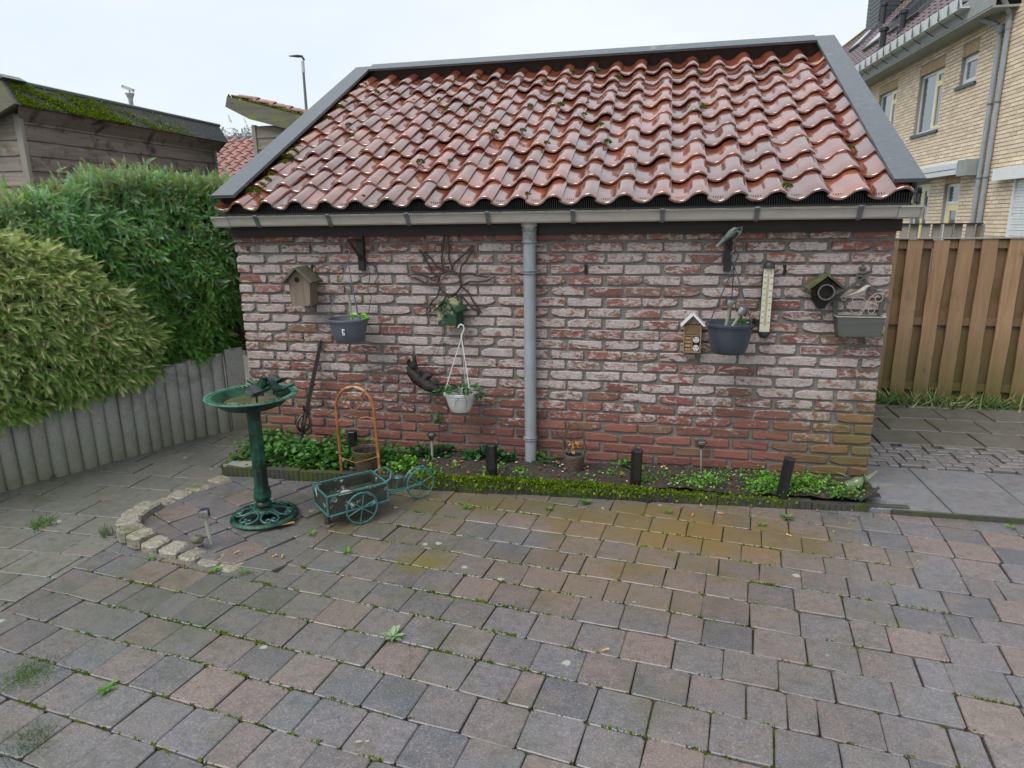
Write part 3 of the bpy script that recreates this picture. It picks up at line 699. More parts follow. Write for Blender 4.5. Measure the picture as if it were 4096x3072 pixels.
# roof --------------------------------------------------------------
AL = math.atan2(1.162, 2.213); CA, SA = math.cos(AL), math.sin(AL); RY, RZ = -.150, 1.624
def rp(x, s_, h=0): return Vector((x, RY+s_*CA-h*SA, RZ+s_*SA+h*CA))
ROOFM = Matrix(((1, 0, 0, 0), (0, CA, -SA, RY), (0, SA, CA, RZ), (0, 0, 0, 1)))
deck = MB().add([rp(.02, .02, -.03), rp(3.98, .02, -.03), rp(3.98, 2.52, -.03), rp(.02, 2.52, -.03), rp(.02, .02, -.012), rp(3.98, .02, -.012), rp(3.98, 2.52, -.012), rp(.02, 2.52, -.012)],
              [(0, 3, 2, 1), (4, 5, 6, 7), (0, 1, 5, 4), (1, 2, 6, 5), (2, 3, 7, 6), (3, 0, 4, 7)])
roof = deck.build('roof', 'black board', shed, 0)
TW, TE = .1985, .2465
def tile_piece(W_=TW, L=.295, seed=0, nu=13, nv=4, amp=1.0):
    r_ = random.Random(seed)
    def prof(u):                                   # deep pan on the left, roll on the right
        if u < .62: return .040*((u-.30)/.30)**2*(.55 if u < .30 else .95)*amp+.002
        t = (u-.62)/.42; return (.002+.040*1.138*.95*1.0)*amp*(1) + .014*amp*math.sin(min(t, 1)*math.pi*.92) - (.020*amp*max(0, t-.55)**1.6*2.2)
    us = [(i/(nu-1))**1.0*1.05-.005 for i in range(nu)]; th = .015
    v = []; jit = (r_.random()-.5)*.004
    for j in range(nv):
        t = j/(nv-1)
        for u in us:
            z = prof(u); ss = t*L+(.004*math.cos((u-.3)*5) if j == 0 else 0)
            lift = .027*(1-t)
            v.append((u*W_, ss, z+lift+jit))
    n = len(v); 
    for (x, y, z) in v[:n]: v.append((x, y+(.0), z-th))
    f = []
    for j in range(nv-1):
        for i in range(nu-1):
            a = j*nu+i; f.append((a, a+1, a+nu+1, a+nu)); f.append((n+a, n+a+nu, n+a+nu+1, n+a+1))
    for i in range(nu-1): f.append((i, n+i, n+i+1, i+1))
    for j in range(nv-1): a = j*nu; f.append((a, a+nu, n+a+nu, n+a)); b = j*nu+nu-1; f.append((b, n+b, n+b+nu, b+nu))
    # rounded nose on the lower edge
    for i in range(nu): x, y, z = v[i]; v[i] = (x, y+.006, z-.0005); v.append((x, y, z-.004))
    m = 2*n
    f = [q for q in f if not (len(q) == 4 and q[0] < nu-1 and q[1] == n+q[0] and q[3] == q[0]+1)]
    for i in range(nu-1): f.append((i, m+i, m+i+1, i+1)); f.append((m+i, n+i, n+i+1, m+i+1))
    return v, f
TV = {k: tile_piece(seed=k) for k in range(8)}
pc = Pieces('roof_tile', 'roof tile', roof, 300, True)
TILEPOS = []
for r in range(10):
    for k in range(20):
        key = random.randrange(8); v, f = TV[key]; x = .008+k*TW; s_ = r*TE
        m = ROOFM@Matrix.Translation((x+(random.random()-.5)*.006, s_+(random.random()-.5)*.008, (random.random())*.007))@Euler(((random.random()-.5)*.035, (random.random()-.5)*.035, (random.random()-.5)*.03)).to_matrix().to_4x4()
        pc.add(key, v, f, m); TILEPOS.append((x, s_))
pc.finish()
# verge boards and ridge
def plank_on_roof(x0, x1, s0, s1, h0, h1):
    return MB().add([rp(x, s_, h) for h in (h0, h1) for x, s_ in ((x0, s0), (x1, s0), (x1, s1), (x0, s1))], [(0, 3, 2, 1), (4, 5, 6, 7), (0, 1, 5, 4), (1, 2, 6, 5), (2, 3, 7, 6), (3, 0, 4, 7)])
plank_on_roof(.0, .155, .02, 2.60, .098, .118).build('verge_board', 'verge board', roof, 0)
plank_on_roof(3.885, 4.03, .02, 2.62, .098, .118).build('verge_board', 'verge board', roof, 0)
plank_on_roof(.002, .022, .08, 2.56, -.05, .096).build('verge_side', 'black board', roof, 0)
plank_on_roof(3.995, 4.015, .08, 2.56, -.05, .096).build('verge_side', 'black board', roof, 0)
plank_on_roof(.024, 3.993, 2.50, 2.53, -.02, .108).build('ridge_board', 'dark plank', roof, 0)  # shadowed face below the cap, its shade put into the dark colour
rg = MB().prism([(2.478, .110), (2.62, .110), (2.62, .128), (2.478, .128)], .157, 3.883, lambda u, v, d: tuple(rp(d, u, v))); rg.build('ridge_cap', 'verge board', roof, 0)
bk = MB().add([(0, 2.1, 2.80), (4, 2.1, 2.80), (4, 4.3, 1.66), (0, 4.3, 1.66)], [(0, 1, 2, 3)]); bk.build('rear_slope', 'black board', roof, 0)
MB().add([(.03, .02, 1.5), (.03, 4.18, 1.5), (.03, 4.18, 1.66), (.03, 2.1, 2.74), (.03, .02, 1.68)], [(0, 1, 2, 3, 4)]).add([(3.97, .02, 1.5), (3.97, 4.18, 1.5), (3.97, 4.18, 1.66), (3.97, 2.1, 2.74), (3.97, .02, 1.68)], [(4, 3, 2, 1, 0)]).build('gable', 'black board', shed, 0)
# moss cushions on the tiles
def cushion(pts, n_per, rad, cols, tuft=.010):
    P, Dn, S, T = [], [], [], []
    for (c, r_) in pts:
        k = int(n_per*r_*r_/rad**2)+12
        d = rng.normal(size=(k, 3)); d[:, 2] = np.abs(d[:, 2]); d /= np.linalg.norm(d, axis=1, keepdims=True)
        P.append(np.array(c)+d*r_*np.array([1, 1.0, .75])*rng.uniform(.75, 1, (k, 1))); Dn.append(d+rng.normal(size=(k, 3))*.35); S.append(rng.uniform(.6, 1.3, k)*tuft); T.append(cols(k))
    P, Dn, S, T = map(np.concatenate, (P, Dn, S, T)); return scatter(LEAF_V, LEAF_F, P, Dn, rng.uniform(0, 6.28, len(P)), S, T)
MOSSC = rows((.04, .075, .010), (.17, .24, .025))
mp = []
for (x, s_) in TILEPOS:
    p = .42 if x < 2.3 else .16
    if random.random() < p: mp.append((rp(x+TW*random.choice([.04, .06, .92, .72]), s_+.01+random.random()*.06, .062), random.choice([.010, .013, .016, .020, .026])))
for s_ in np.arange(.1, 2.3, .09): 
    if random.random() < .75: mp.append((rp(.165+random.random()*.03, s_, .05), random.uniform(.018, .042)))
mo = leaf_obj('moss_cushions', [cushion(mp, 46, .012, MOSSC)], 'moss', roof); mo['kind'] = 'stuff'
leaf_obj('gutter_moss', [cushion([((3.9+k*.018, -.10, 1.605), .016) for k in range(6)], 40, .012, MOSSC)], 'moss', gt)['kind'] = 'stuff'

# ================================================================== flower bed
nx, ny = 130, 16; V = []; F = []
def soil_z(x, y): return .055+.014*math.sin(x*7.3+y*11)*math.sin(x*3.1-y*5)+.012*(1-abs(y)/.5)
for j in range(ny):
    for i in range(nx):
        x = .06+(3.98-.06)*i/(nx-1); yf = edge_y(x)+.035; y = yf+(.005-yf)*j/(ny-1)
        V.append((x, y, soil_z(x, y)+random.uniform(-.007, .007)))
for j in range(ny-1):
    for i in range(nx-1): a = j*nx+i; F.append((a, a+1, a+nx+1, a+nx))
bed = MB().add(V, F).build('flower_bed', 'soil', None, 60); tag(bed, kind='structure')

border = thing('bed_border', 'low dark ribbed concrete border in front of the flower bed', 'edging', (.13, -.545, 0))
L_ = math.hypot(EDGE_B[0]-EDGE_A[0], EDGE_B[1]-EDGE_A[1]); ang = math.atan2(EDGE_B[1]-EDGE_A[1], EDGE_B[0]-EDGE_A[0]); npc = 8
for i in range(npc):
    l = L_/npc-.004; top = .084-.0075*i; ribs = 16; poly = []
    for k in range(ribs+1):
        x = l*k/ribs; poly.append((x, 0))
        if k < ribs: poly += [(x+l/ribs*.25, -.004), (x+l/ribs*.75, -.004)]
    poly += [(l, .045), (0, .045)]
    b = MB(); m = Matrix.Translation((EDGE_A[0], EDGE_A[1], 0))@Euler((0, 0, ang)).to_matrix().to_4x4()@Matrix.Translation((i*L_/npc, 0, 0))@Euler(((random.random()-.5)*.06, (random.random()-.5)*.012, 0)).to_matrix().to_4x4()
    b.prism(poly, -.08, top, lambda u, v, d: tuple(m@Vector((u, v, d)))); b.build('border_piece', 'edging', border, 0)
# return of the border on the left end
b = MB().obox((.075, -.27, .02), (.045, .46, .13), (0, 0, .10)); b.build('border_piece', 'edging', border, 0)

# moss on the border
P = []
for k in range(6500):
    x = rng.uniform(1.35, 3.55); w_ = math.exp(-((x-2.1)/.75)**2)
    if rng.random() > w_+.10: continue
    y = edge_y(x)+rng.uniform(-.014, .055); z = .084-.0155*(x-.13)+rng.uniform(-.002, .020)*(.3+w_) if y > edge_y(x)-.004 else rng.uniform(.040, .078)-.0155*(x-.13)*.7
    P.append((x, y-.006 if z < .05 else y, z))
P = np.array(P); D = rng.normal(size=(len(P), 3))*.7+np.array([0, -.5, .8])
mossP = scatter(LEAF_V, LEAF_F, P, D, rng.uniform(0, 6.28, len(P)), rng.uniform(.011, .024, len(P)), rows((.07, .12, .010), (.24, .33, .026))(len(P)))
o = leaf_obj('border_moss', [mossP], 'moss', border); o['kind'] = 'stuff'

# ground cover: nobody could count the leaves
def clump(cx, cy, rx, ry, h, n, size, col, base=None, flat=.55):
    x = cx+rng.normal(size=n)*rx*.5; y = np.minimum(cy+rng.normal(size=n)*ry*.5, -.012)
    yf = EDGE_A[1]+(EDGE_B[1]-EDGE_A[1])*(x-EDGE_A[0])/(EDGE_B[0]-EDGE_A[0])
    y = np.where((y < yf+.01) & (rng.random(n) < .9), 2*(yf+.02)-y, y); y = np.minimum(y, -.012)
    z = .052+rng.random(n)**1.3*h*np.exp(-((x-cx)/rx)**2*.5)+.006
    D = rng.normal(size=(n, 3)); D[:, 2] = np.abs(D[:, 2])*.5; roll = rng.normal(size=n)*flat
    # frames(): Z of the template is the roll reference, keep leaf faces upward
    kp = (np.hypot(x-1.02, y+.40) > .10) & (np.hypot(x-2.283, y+.175) > .085)
    x, y, z, D, roll = x[kp], y[kp], z[kp], D[kp], roll[kp]; n = len(x)
    return scatter(LEAF_V, LEAF_F, np.stack([x, y, z], 1), D, roll, rng.uniform(.6, 1.25, n)*size, col(n))
DEEP = rows((.022, .095, .016), (.11, .27, .05)); BRIGHT = rows((.06, .20, .02), (.19, .42, .045)); GREY = rows((.04, .11, .04), (.12, .22, .10))
cl = []
for k in range(26): cl.append(clump(rng.uniform(.12, .75), rng.uniform(-.42, -.04), .12, .10, .13, 70, .040, DEEP))
for k in range(12): cl.append(clump(rng.uniform(.7, 1.25), rng.uniform(-.40, -.05), .10, .08, .085, 55, .040, DEEP))
for k in range(10): cl.append(clump(rng.uniform(.45, 1.1), rng.uniform(-.42, -.2), .10, .06, .09, 55, .026, BRIGHT))
for k in range(9): cl.append(clump(rng.uniform(1.2, 1.95), rng.uniform(-.12, -.03), .10, .05, .075, 42, .036, rows((.014, .065, .018), (.05, .15, .045))))
for x, y in ((2.07, -.07), (2.58, -.05), (1.62, -.10), (2.12, -.12)): cl.append(clump(x, y, .06, .05, .08, 26, .036, DEEP))
for k in range(20): cl.append(clump(rng.uniform(1.3, 2.9), rng.uniform(-.34, -.08), .06, .05, .035, 26, .017, BRIGHT))
for k in range(26): cl.append(clump(rng.uniform(2.85, 3.9), rng.uniform(-.32, -.04), .09, .06, .055, 48, .017, BRIGHT))
for k in range(12): cl.append(clump(rng.uniform(3.3, 3.85), rng.uniform(-.30, -.10), .10, .06, .07, 60, .020, BRIGHT))
for k in range(6): cl.append(clump(rng.uniform(1.15, 1.5), rng.uniform(-.42, -.25), .08, .05, .06, 40, .028, BRIGHT))
gc = leaf_obj('ground_cover', cl, 'leaf', None, (2, -.25, .05)); tag(gc, 'low green ground cover and weeds spread over the dark bed', 'ground cover', kind='stuff')

# fallen leaves, pebbles and crumbs in the bed and on the stones
def litter(name, n, fx, fy, fz, size, mat, label, cat):
    P = np.array([(fx(), 0, 0) for _ in range(n)]); P[:, 1] = [fy(x) for x in P[:, 0]]; P[:, 2] = [fz(x, y) for x, y in P[:, :2]]
    D = rng.normal(size=(n, 3)); D[:, 2] *= .15
    v, f, t = scatter(LEAF_V*np.array([1.2, 1, 1]), LEAF_F, P, D, rng.normal(size=n)*.4, rng.uniform(.5, 1.2, n)*size, np.ones((n, 3))*.5)
    o = bpy.data.objects.new(name, raw_mesh(name, v-np.array([2, -.3, 0]), f, mat, np.repeat(rng.random(n), 7))); COL.objects.link(o); o.location = (2, -.3, 0); tag(o, label, cat, kind='stuff')
litter('leaf_litter', 150, lambda: rng.uniform(.2, 3.9), lambda x: rng.uniform(edge_y(x)+.04, -.03), lambda x, y: soil_z(x, y)+.012, .024, 'leaf litter', 'rusty brown fallen leaves scattered over the flower bed soil', 'fallen leaves')
litter('leaf_crumbs', 260, lambda: rng.uniform(.3, 4.0), lambda x: edge_y(x)-abs(rng.normal())*.22-.02, lambda x, y: .010+isl_z(x, y)*(x < 1), .010, 'leaf litter', 'tiny brown leaf crumbs blown over the paving', 'leaf crumbs')
peb = MB()
for k in range(90):
    x = rng.uniform(.3, 3.9); y = rng.uniform(edge_y(x)+.05, -.03); r_ = rng.uniform(.003, .008); peb.ball((x, y, soil_z(x, y)+.006), r_, 6, 4, (1.2, 1, .6))
tag(peb.build('pebbles', 'bone', None, 60, (2, -.25, .05)), 'small pale pebbles scattered on the dark soil', 'pebbles', kind='stuff')

# weeds in the paving joints, each a plant
def rosette(x, y, z, n, size, col, label, up=.35, tv=LEAF_V, tf=LEAF_F, slim=.6, grp=None):
    a = np.linspace(0, 6.28, n, endpoint=False)+rng.normal(size=n)*.2; D = np.stack([np.cos(a), np.sin(a), up*.7+rng.random(n)*.4], 1)
    t = tv*np.array([slim, 1, 1]); o = leaf_obj('weed', [scatter(t, tf, np.tile((x, y, z), (n, 1)).astype(float)+D*.004, D, np.pi*0+rng.normal(size=n)*.15, rng.uniform(.35, 1.0, n)*size*.85, col(n)*.8)], 'leaf', None, (x, y, z))
    return tag(o, label, 'weed', grp)
PALE = rows((.13, .24, .11), (.22, .34, .16))
rosette(1.793, -1.887, .004, 13, .075, rows((.28, .42, .22), (.42, .55, .32)), 'pale green leafy rosette growing in the open paving', .25)
rosette(1.612, -.46, .01, 8, .07, BRIGHT, 'upright spoon-leaved weed beside the rear cart wheel', .9)
rosette(2.39, -.50, .004, 20, .05, BRIGHT, 'bushy small weed against the mossy border', .4)
rosette(3.464, -.50, .004, 14, .055, PALE, 'pale feathery weed between border and tilted bollard', .3)
rosette(-1.0, -.72, .004, 10, .075, BRIGHT, 'broad green weed at the foot of the concrete palisade', .4)
for (x, y, s_) in ((.785, -1.58, .05), (.938, -1.56, .06), (1.317, -1.293, .055), (.93, -2.354, .055), (1.05, -1.15, .045), (.42, -1.53, .04), (3.32, -.62, .035), (2.85, -.55, .04), (2.2, -.62, .04), (1.75, -.68, .045), (4.55, -.42, .04)):
    rosette(x, y, .003, 9, s_, BRIGHT, 'small bright green weed sprouting from a paving joint', .35, grp='weeds in the paving joints')
def tuft(x, y, n, h, label, col=rows((.05, .14, .02), (.14, .27, .05)), spread=.6, rad=.03, name='grass_tuft', cat='grass', grp=None, z=0):
    D = np.stack([rng.normal(size=n)*spread, rng.normal(size=n)*spread, np.ones(n)], 1); P = np.stack([x+rng.normal(size=n)*rad, y+rng.normal(size=n)*rad, np.full(n, z)], 1)
    o = leaf_obj(name, [scatter(BLADE_V, BLADE_F, P, D, rng.uniform(0, 6.28, n), rng.uniform(.5, 1.1, n)*h, col(n))], 'leaf', None, (x, y, z)); return tag(o, label, cat, grp)
tuft(-.434, -1.313, 60, .085, 'tuft of long grass in the grey path tiles', spread=.9)
tuft(.0, -1.36, 34, .07, 'thin grass tuft beside the raised edging stones', rows((.08, .14, .06), (.16, .24, .12)), .25, .012)
tuft(.594, -2.347, 900, .022, 'round green moss pad on the dark paving beside a reddish stone', spread=.7, rad=.045, name='moss_pad', cat='moss', col=rows((.05, .13, .01), (.13, .24, .03)))['kind'] = 'stuff'
tuft(.884, -2.60, 600, .020, 'ragged dark moss pad at the patio corner', spread=.7, rad=.045, name='moss_pad', cat='moss', col=rows((.035, .09, .012), (.09, .17, .03)))['kind'] = 'stuff'
# moss lines in the joints
P = []
for k in range(2600):
    x, y = rng.uniform(.2, 3.9), rng.uniform(-2.6, -.55); ru = (x-2.05)*math.cos(R(-7.8))+(y+1.755)*math.sin(R(-7.8)); rv = -(x-2.05)*math.sin(R(-7.8))+(y+1.755)*math.cos(R(-7.8))
    dens = .5+.5*math.sin(x*3.1+1)*math.sin(y*4.3+x)
    if rng.random() > dens*(1 if x < 2.3 else .5): continue
    rv = round(rv/.1765)*.1765+rng.normal()*.003; n_ = rng.integers(3, 9)
    for q in range(n_):
        uu = ru+q*.006; P.append((2.05+uu*math.cos(R(-7.8))-rv*math.sin(R(-7.8)), -1.755+uu*math.sin(R(-7.8))+rv*math.cos(R(-7.8)), -.004))
P = np.array([p for p in P if p[1] < edge_y(p[0])-.02 and not (p[0] < 1.15 and p[1] > -1.54)])
o = leaf_obj('joint_moss', [scatter(LEAF_V, LEAF_F, P, rng.normal(size=(len(P), 3))*.8+np.array([0, 0, .8]), rng.uniform(0, 6.28, len(P)), rng.uniform(.007, .015, len(P)), rows((.06, .10, .008), (.19, .26, .015))(len(P)))], 'moss', patio)
o['kind'] = 'stuff'
# cigarette ends, a splinter, a mossy rock
for i, (x, y) in enumerate(((2.497, -.575), (3.026, -.43), (2.973, -.567), (3.124, -.516), (3.437, -.72), (.80, -1.42), (.99, -1.40), (2.60, -1.814), (1.03, -1.395))):
    a = rng.uniform(0, 3.1); d = Vector((math.cos(a), math.sin(a), 0)); c = Vector((x, y, .0085+isl_z(x, y)*(x < 1.0)*1.0)); root = thing('cigarette_end', 'orange cigarette end dropped on the paving', 'cigarette', tuple(c), 0, 'cigarette ends on the paving')
    MB().tube([c-d*.012, c+d*.010], .0038, 8).build('filter', 'cork', root, 40); MB().tube([c+d*.0102, c+d*.016], .0036, 8).build('paper_stub', 'bone', root, 40)
one('wood_splinter', MB().bar((.845, -1.13, .028), (.905, -1.065, .02), .012, .005), 'cork', 'orange wood splinter beside the round birdbath foot', 'splinter', (.87, -1.1, .015))
o = MB().ball((.60, -1.43, .075), .030, 10, 6, (1.2, 1, .75)); o.v = [tuple(np.array(p)+rng.normal(size=3)*.002) for p in o.v]
one('rock', o, 'stone', 'small mossy rock lying on the edging stones', 'rock', (.60, -1.43, .055))
fs = MB().prism([(.09, -.50), (.26, -.53), (.33, -.47), (.24, -.42), (.12, -.44)], .055, .085, lambda u, v, d: (u, v, d)); one('flat_stone', fs, 'concrete', 'broken flat grey stone at the left end of the bed border', 'stone', (.2, -.48, .055), smooth=0)
for x, y in ((4.064, -1.05), (2.71, -1.47), (1.907, -2.402)):
    rosette(x, y, .004, 2, .028, rows((.5, .42, .25), (.6, .55, .4)), 'small dry pale leaf lying flat on the paving', .05, grp='dry leaves on the patio')

# ================================================================== concrete palisade and hedge (left)
PAL = [(-1.12, -1.55), (-1.13, -1.25), (-1.12, -1.0), (-1.095, -.904), (-1.068, -.81), (-1.033, -.726), (-.989, -.655), (-.955, -.583), (-.914, -.509), (-.885, -.434), (-.846, -.366), (-.815, -.295), (-.781, -.233), (-.746, -.161), (-.733, -.068), (-.714, .017), (-.667, .068), (-.642, .145), (-.611, .207), (-.564, .261), (-.516, .314), (-.467, .369)]
PA = np.array(PAL); DL = np.concatenate([[0], np.cumsum(np.linalg.norm(np.diff(PA, axis=0), axis=1))])
def pal(a): return np.array([np.interp(a, DL, PA[:, 0]), np.interp(a, DL, PA[:, 1])])
def pal_t(a): d = pal(a+.08)-pal(a-.08); return d/np.linalg.norm(d)
LT = DL[-1]
def pal_top(a): return .43+.19*np.clip((a-.6)/(LT-.6), 0, 1)
step = .0875; k = 0; a = .04
while a < LT+.01:
    p = pal(a); t = pal_t(a); n = np.array([t[1], -t[0]]); top = pal_top(a)+random.uniform(-.012, .006)
    prof = [(-.044, -.03), (-.044, .012), (-.036, .024), (-.02, .033), (0, .036), (.02, .033), (.036, .024), (.044, .012), (.044, -.03)]
    lean = random.uniform(-.012, .012)
    b = MB(); rr = [(u, v) for u, v in prof]
    def to(u, v, d): return (p[0]+t[0]*(u+lean*d)+n[0]*v, p[1]+t[1]*(u+lean*d)+n[1]*v, d)
    b.prism(rr, -.08, top-.012, to); nn = len(prof); s0 = len(b.v)
    ins = [(u*.8, v*.8-.002) for u, v in prof]; b.v += [to(u, v, top) for u, v in ins]; b.f.pop(1)
    b.f += [(nn+i, nn+(i+1) % nn, s0+(i+1) % nn, s0+i) for i in range(nn)]+[tuple(range(s0, s0+nn))]
    o = one('palisade_post', b, 'concrete', 'half-round grey concrete post in the palisade under the hedge', 'palisade', (p[0], p[1], 0), 'concrete palisade posts under the hedge', smooth=35)
    a += step; k += 1
e = pal(LT); one('concrete_slab', MB().obox((e[0]+.045, e[1]+.075, .28), (.13, .05, .72), (0, 0, math.atan2(pal_t(LT)[1], pal_t(LT)[0]))), 'concrete', 'flat upright concrete slab ending the palisade by the shed', 'slab', (e[0]+.045, e[1]+.075, 0), smooth=0)
rw = MB()
for i, (x, y, z, w_, d_, h_) in enumerate(((-.30, .95, .0, .5, .06, .95),)): rw.box(x-w_/2, y, z, x+w_/2, y+d_, z+h_)
one('garden_wall', rw, 'concrete', 'grey rendered wall seen between palisade and shed corner', 'wall', (-.3, .98, 0), smooth=0)

hed = thing('conifer_hedge', 'dense dark green clipped conifer hedge above the palisade', 'hedge', (-1.3, .2, .4))
def hedge_pt(a, h, off):
    p = pal(np.clip(a, 0, LT)); t = pal_t(min(max(a, .1), LT-.1)); ex = a-np.clip(a, 0, LT); n = np.array([-t[1], t[0]])
    return np.array([p[0]+t[0]*ex+n[0]*off, p[1]+t[1]*ex+n[1]*off, h])
def htop(a): return 1.58+.30*min(1, max(0, (a-.35)/1.5))**.8+.03*math.sin(a*5)
core = MB(); na, nh = 40, 10; rows_ = []
for j in range(nh+3):
    for i in range(na):
        a = LT+.24-(LT+.24)*i/(na-1); tp = htop(a)-.05
        if j <= nh: h = pal_top(a)-.02+(tp-pal_top(a)+.02)*j/nh; off = .11+.10*max(0, (h-1.3)/.6)
        else: h = tp-.12; off = .3+.35*(j-nh)
        core.v.append(tuple(hedge_pt(a, h, off)))
for j in range(nh+2):
    for i in range(na-1): q = j*na+i; core.f.append((q, q+1, q+na+1, q+na))
core.build('inner_core', 'hedge core', hed, 0)  # solid dark backing behind the sprays
MB().box(-1.35, -.05, .2, -1.27, .03, 1.6).build('trunk', 'bark', hed, 0)
N = 27000; P = np.zeros((N, 3)); D = np.zeros((N, 3)); T = np.zeros((N, 3)); S_ = np.zeros(N)
for i in range(N):
    a = rng.uniform(0, LT+.30); tp = htop(a); top = rng.random() < .20
    h = rng.uniform(pal_top(a)-.03, tp+.01) if not top else tp-.05+rng.normal()*.045
    lump = .05*math.sin(a*9+h*4)*math.sin(h*7-a*3)+.03*math.sin(a*23+h*17)
    off = .05-.07*math.sin((h-.45)/1.5*3.1)+.16*max(0, (h-1.45)/.5)**1.5+lump+rng.random()**2*.07
    if top: off = rng.uniform(.04, .40)
    if a > LT-.05: off += (a-LT+.05)*.35
    P[i] = hedge_pt(a, h, off); t = pal_t(min(max(a, .1), LT-.1)); n = np.array([t[1], -t[0], 0])
    D[i] = n*(.55 if not top else .15)+np.array([0, 0, (1.2 if top else .10)+.30*rng.normal()])+rng.normal(size=3)*.55
    lit = np.clip((h-.6)/1.2, 0, 1); q = rng.random()  # sprays turn paler with height: top light put into their tint
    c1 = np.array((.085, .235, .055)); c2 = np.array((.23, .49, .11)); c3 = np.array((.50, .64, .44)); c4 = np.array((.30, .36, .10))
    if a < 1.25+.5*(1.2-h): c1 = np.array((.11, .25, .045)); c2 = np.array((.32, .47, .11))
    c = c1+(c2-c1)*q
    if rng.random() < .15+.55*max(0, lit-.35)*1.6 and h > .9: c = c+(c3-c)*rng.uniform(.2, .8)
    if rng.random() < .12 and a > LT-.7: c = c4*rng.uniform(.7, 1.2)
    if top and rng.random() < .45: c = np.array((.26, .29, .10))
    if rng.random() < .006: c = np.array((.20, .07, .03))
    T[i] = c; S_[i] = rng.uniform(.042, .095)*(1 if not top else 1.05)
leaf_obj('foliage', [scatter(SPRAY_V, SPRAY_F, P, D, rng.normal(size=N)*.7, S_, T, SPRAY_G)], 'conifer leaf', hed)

bush = thing('conifer_bush', 'pale yellow-green conifer bush bulging in front of the dark hedge', 'bush', (-1.05, -.8, .4))
BC = np.array([pal(.72)[0]+.03, pal(.72)[1], .95])
def bush_pt(u, ph, k=1):
    t = pal_t(1.0); n = np.array([t[1], -t[0]]); x = math.sin(u)*math.cos(ph); y = math.sin(u)*math.sin(ph); z = math.cos(u)
    A = .80*k*(1-.22*z); O = .17*k; H = .56*k
    return np.array([BC[0]+t[0]*x*A+n[0]*y*O, BC[1]+t[1]*x*A+n[1]*y*O, BC[2]+z*H+(-.10*x if x > 0 else .05*x)]), np.array([t[0]*x/A+n[0]*y/O, t[1]*x/A+n[1]*y/O, z/H])
core = MB(); rows2 = [[bush_pt(math.pi*j/10, math.pi*2*i/18, .86)[0] for i in range(18)] for j in range(11)]
for r_ in rows2: core.v += [tuple(p) for p in r_]
for j in range(10):
    for i in range(18): core.f.append((j*18+i, j*18+(i+1) % 18, (j+1)*18+(i+1) % 18, (j+1)*18+i))
core.build('inner_core', 'hedge core', bush, 0)  # solid dark backing inside the bush sprays
N = 15000; P, D, T, S_ = [], [], [], []
for i in range(N):
    u = math.acos(rng.uniform(-1, 1)); ph = rng.uniform(-.5, math.pi+.5); k = .88+.16*rng.random()+.10*math.sin(u*9+ph*7)*math.sin(u*4-ph*5)
    p, n = bush_pt(u, ph, k); n = n/np.linalg.norm(n)
    aa = .85+(p[0]-BC[0])*.457+(p[1]-BC[1])*.889
    if p[2] < pal_top(aa)-.02+.03*rng.random(): continue
    P.append(p); D.append(n*.55+np.array([.1, .0, -.05+.28*rng.normal()])+rng.normal(size=3)*.5); lit = np.clip((p[2]-.5)/.9, 0, 1)  # pale tips grow commoner upward, top light put into their tint
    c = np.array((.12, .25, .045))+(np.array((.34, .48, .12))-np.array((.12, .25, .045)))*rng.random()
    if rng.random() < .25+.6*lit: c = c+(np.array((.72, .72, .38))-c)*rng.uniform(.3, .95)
    if rng.random() < .008: c = np.array((.24, .09, .04))
    T.append(c); S_.append(rng.uniform(.055, .115))
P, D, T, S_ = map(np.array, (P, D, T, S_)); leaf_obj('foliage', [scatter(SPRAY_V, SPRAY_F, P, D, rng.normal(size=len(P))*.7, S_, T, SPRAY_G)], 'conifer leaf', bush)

# ================================================================== things on the wall
# plain birdhouse: front turned a little to the left
bh = thing('birdhouse', 'weathered plain wood birdhouse with pitched mossy roof and round hole', 'birdhouse', (.51, -.004, 1.05), 0, local=True)
bh.rotation_euler = (0, 0, R(6))
b = MB().prism([(-.062, 0), (.062, 0), (.070, .165), (0, .235), (-.070, .165)], -.012, -.135, lambda u, v, d: (u, d, v)); body_ = b.build('box', 'birdhouse wood', bh, 0)
MB().lathe([(.016, 0), (.016, .002)], (-.012, -.1365, .165), 16, (0, -1, 0)).build('entrance_hole', 'dark void', body_, 0)
for s_ in (-1, 1):
    MB().bar((0 if s_ > 0 else -.010, -.085, .243 if s_ > 0 else .236), (s_*.098, -.085, .150), .180, .014, (s_*.6, 0, .7)).build('roof_board', 'lid wood', bh, 0)
MB().box(.05, -.14, .002, .054, -.136, .012).build('screw', 'steel', bh, 0)
MB().box(-.03, -.0125, .03, .03, .002, .19).build('backing_batten', 'birdhouse wood', bh, 0)

def bracket(x, label, twig=True):
    t = thing('wall_bracket', label, 'bracket', (x, 0, 1.27))
    MB().box(x-.02, -.03, 1.265, x+.02, -.002, 1.478).build('post', 'black board', t, 0)
    if twig:
        MB().tube([(x, -.028, 1.452), (x-.006, -.10, 1.458), (x-.012, -.19, 1.462)], [.010, .008, .006], 7).build('arm', 'bark', t, 40)
        MB().tube([(x, -.03, 1.335), (x-.004, -.07, 1.38), (x-.008, -.13, 1.43), (x-.010, -.16, 1.456)], [.011, .009, .009, .007], 7).build('strut', 'bark', t, 40)
        MB().tube([(x-.005, -.085, 1.40), (x+.006, -.08, 1.43), (x+.002, -.09, 1.455)], .005, 6).build('twig', 'bark', t, 40)
        MB().tube([(x-.012, -.188, 1.464), (x-.012, -.196, 1.450), (x-.012, -.19, 1.40), (x-.012, -.186, 1.388), (x-.012, -.18, 1.395)], .004, 6).build('hook', 'iron', t, 40)
    return t
bl = bracket(.905, 'dark wooden wall bracket with twig arm holding the mid-grey pot')
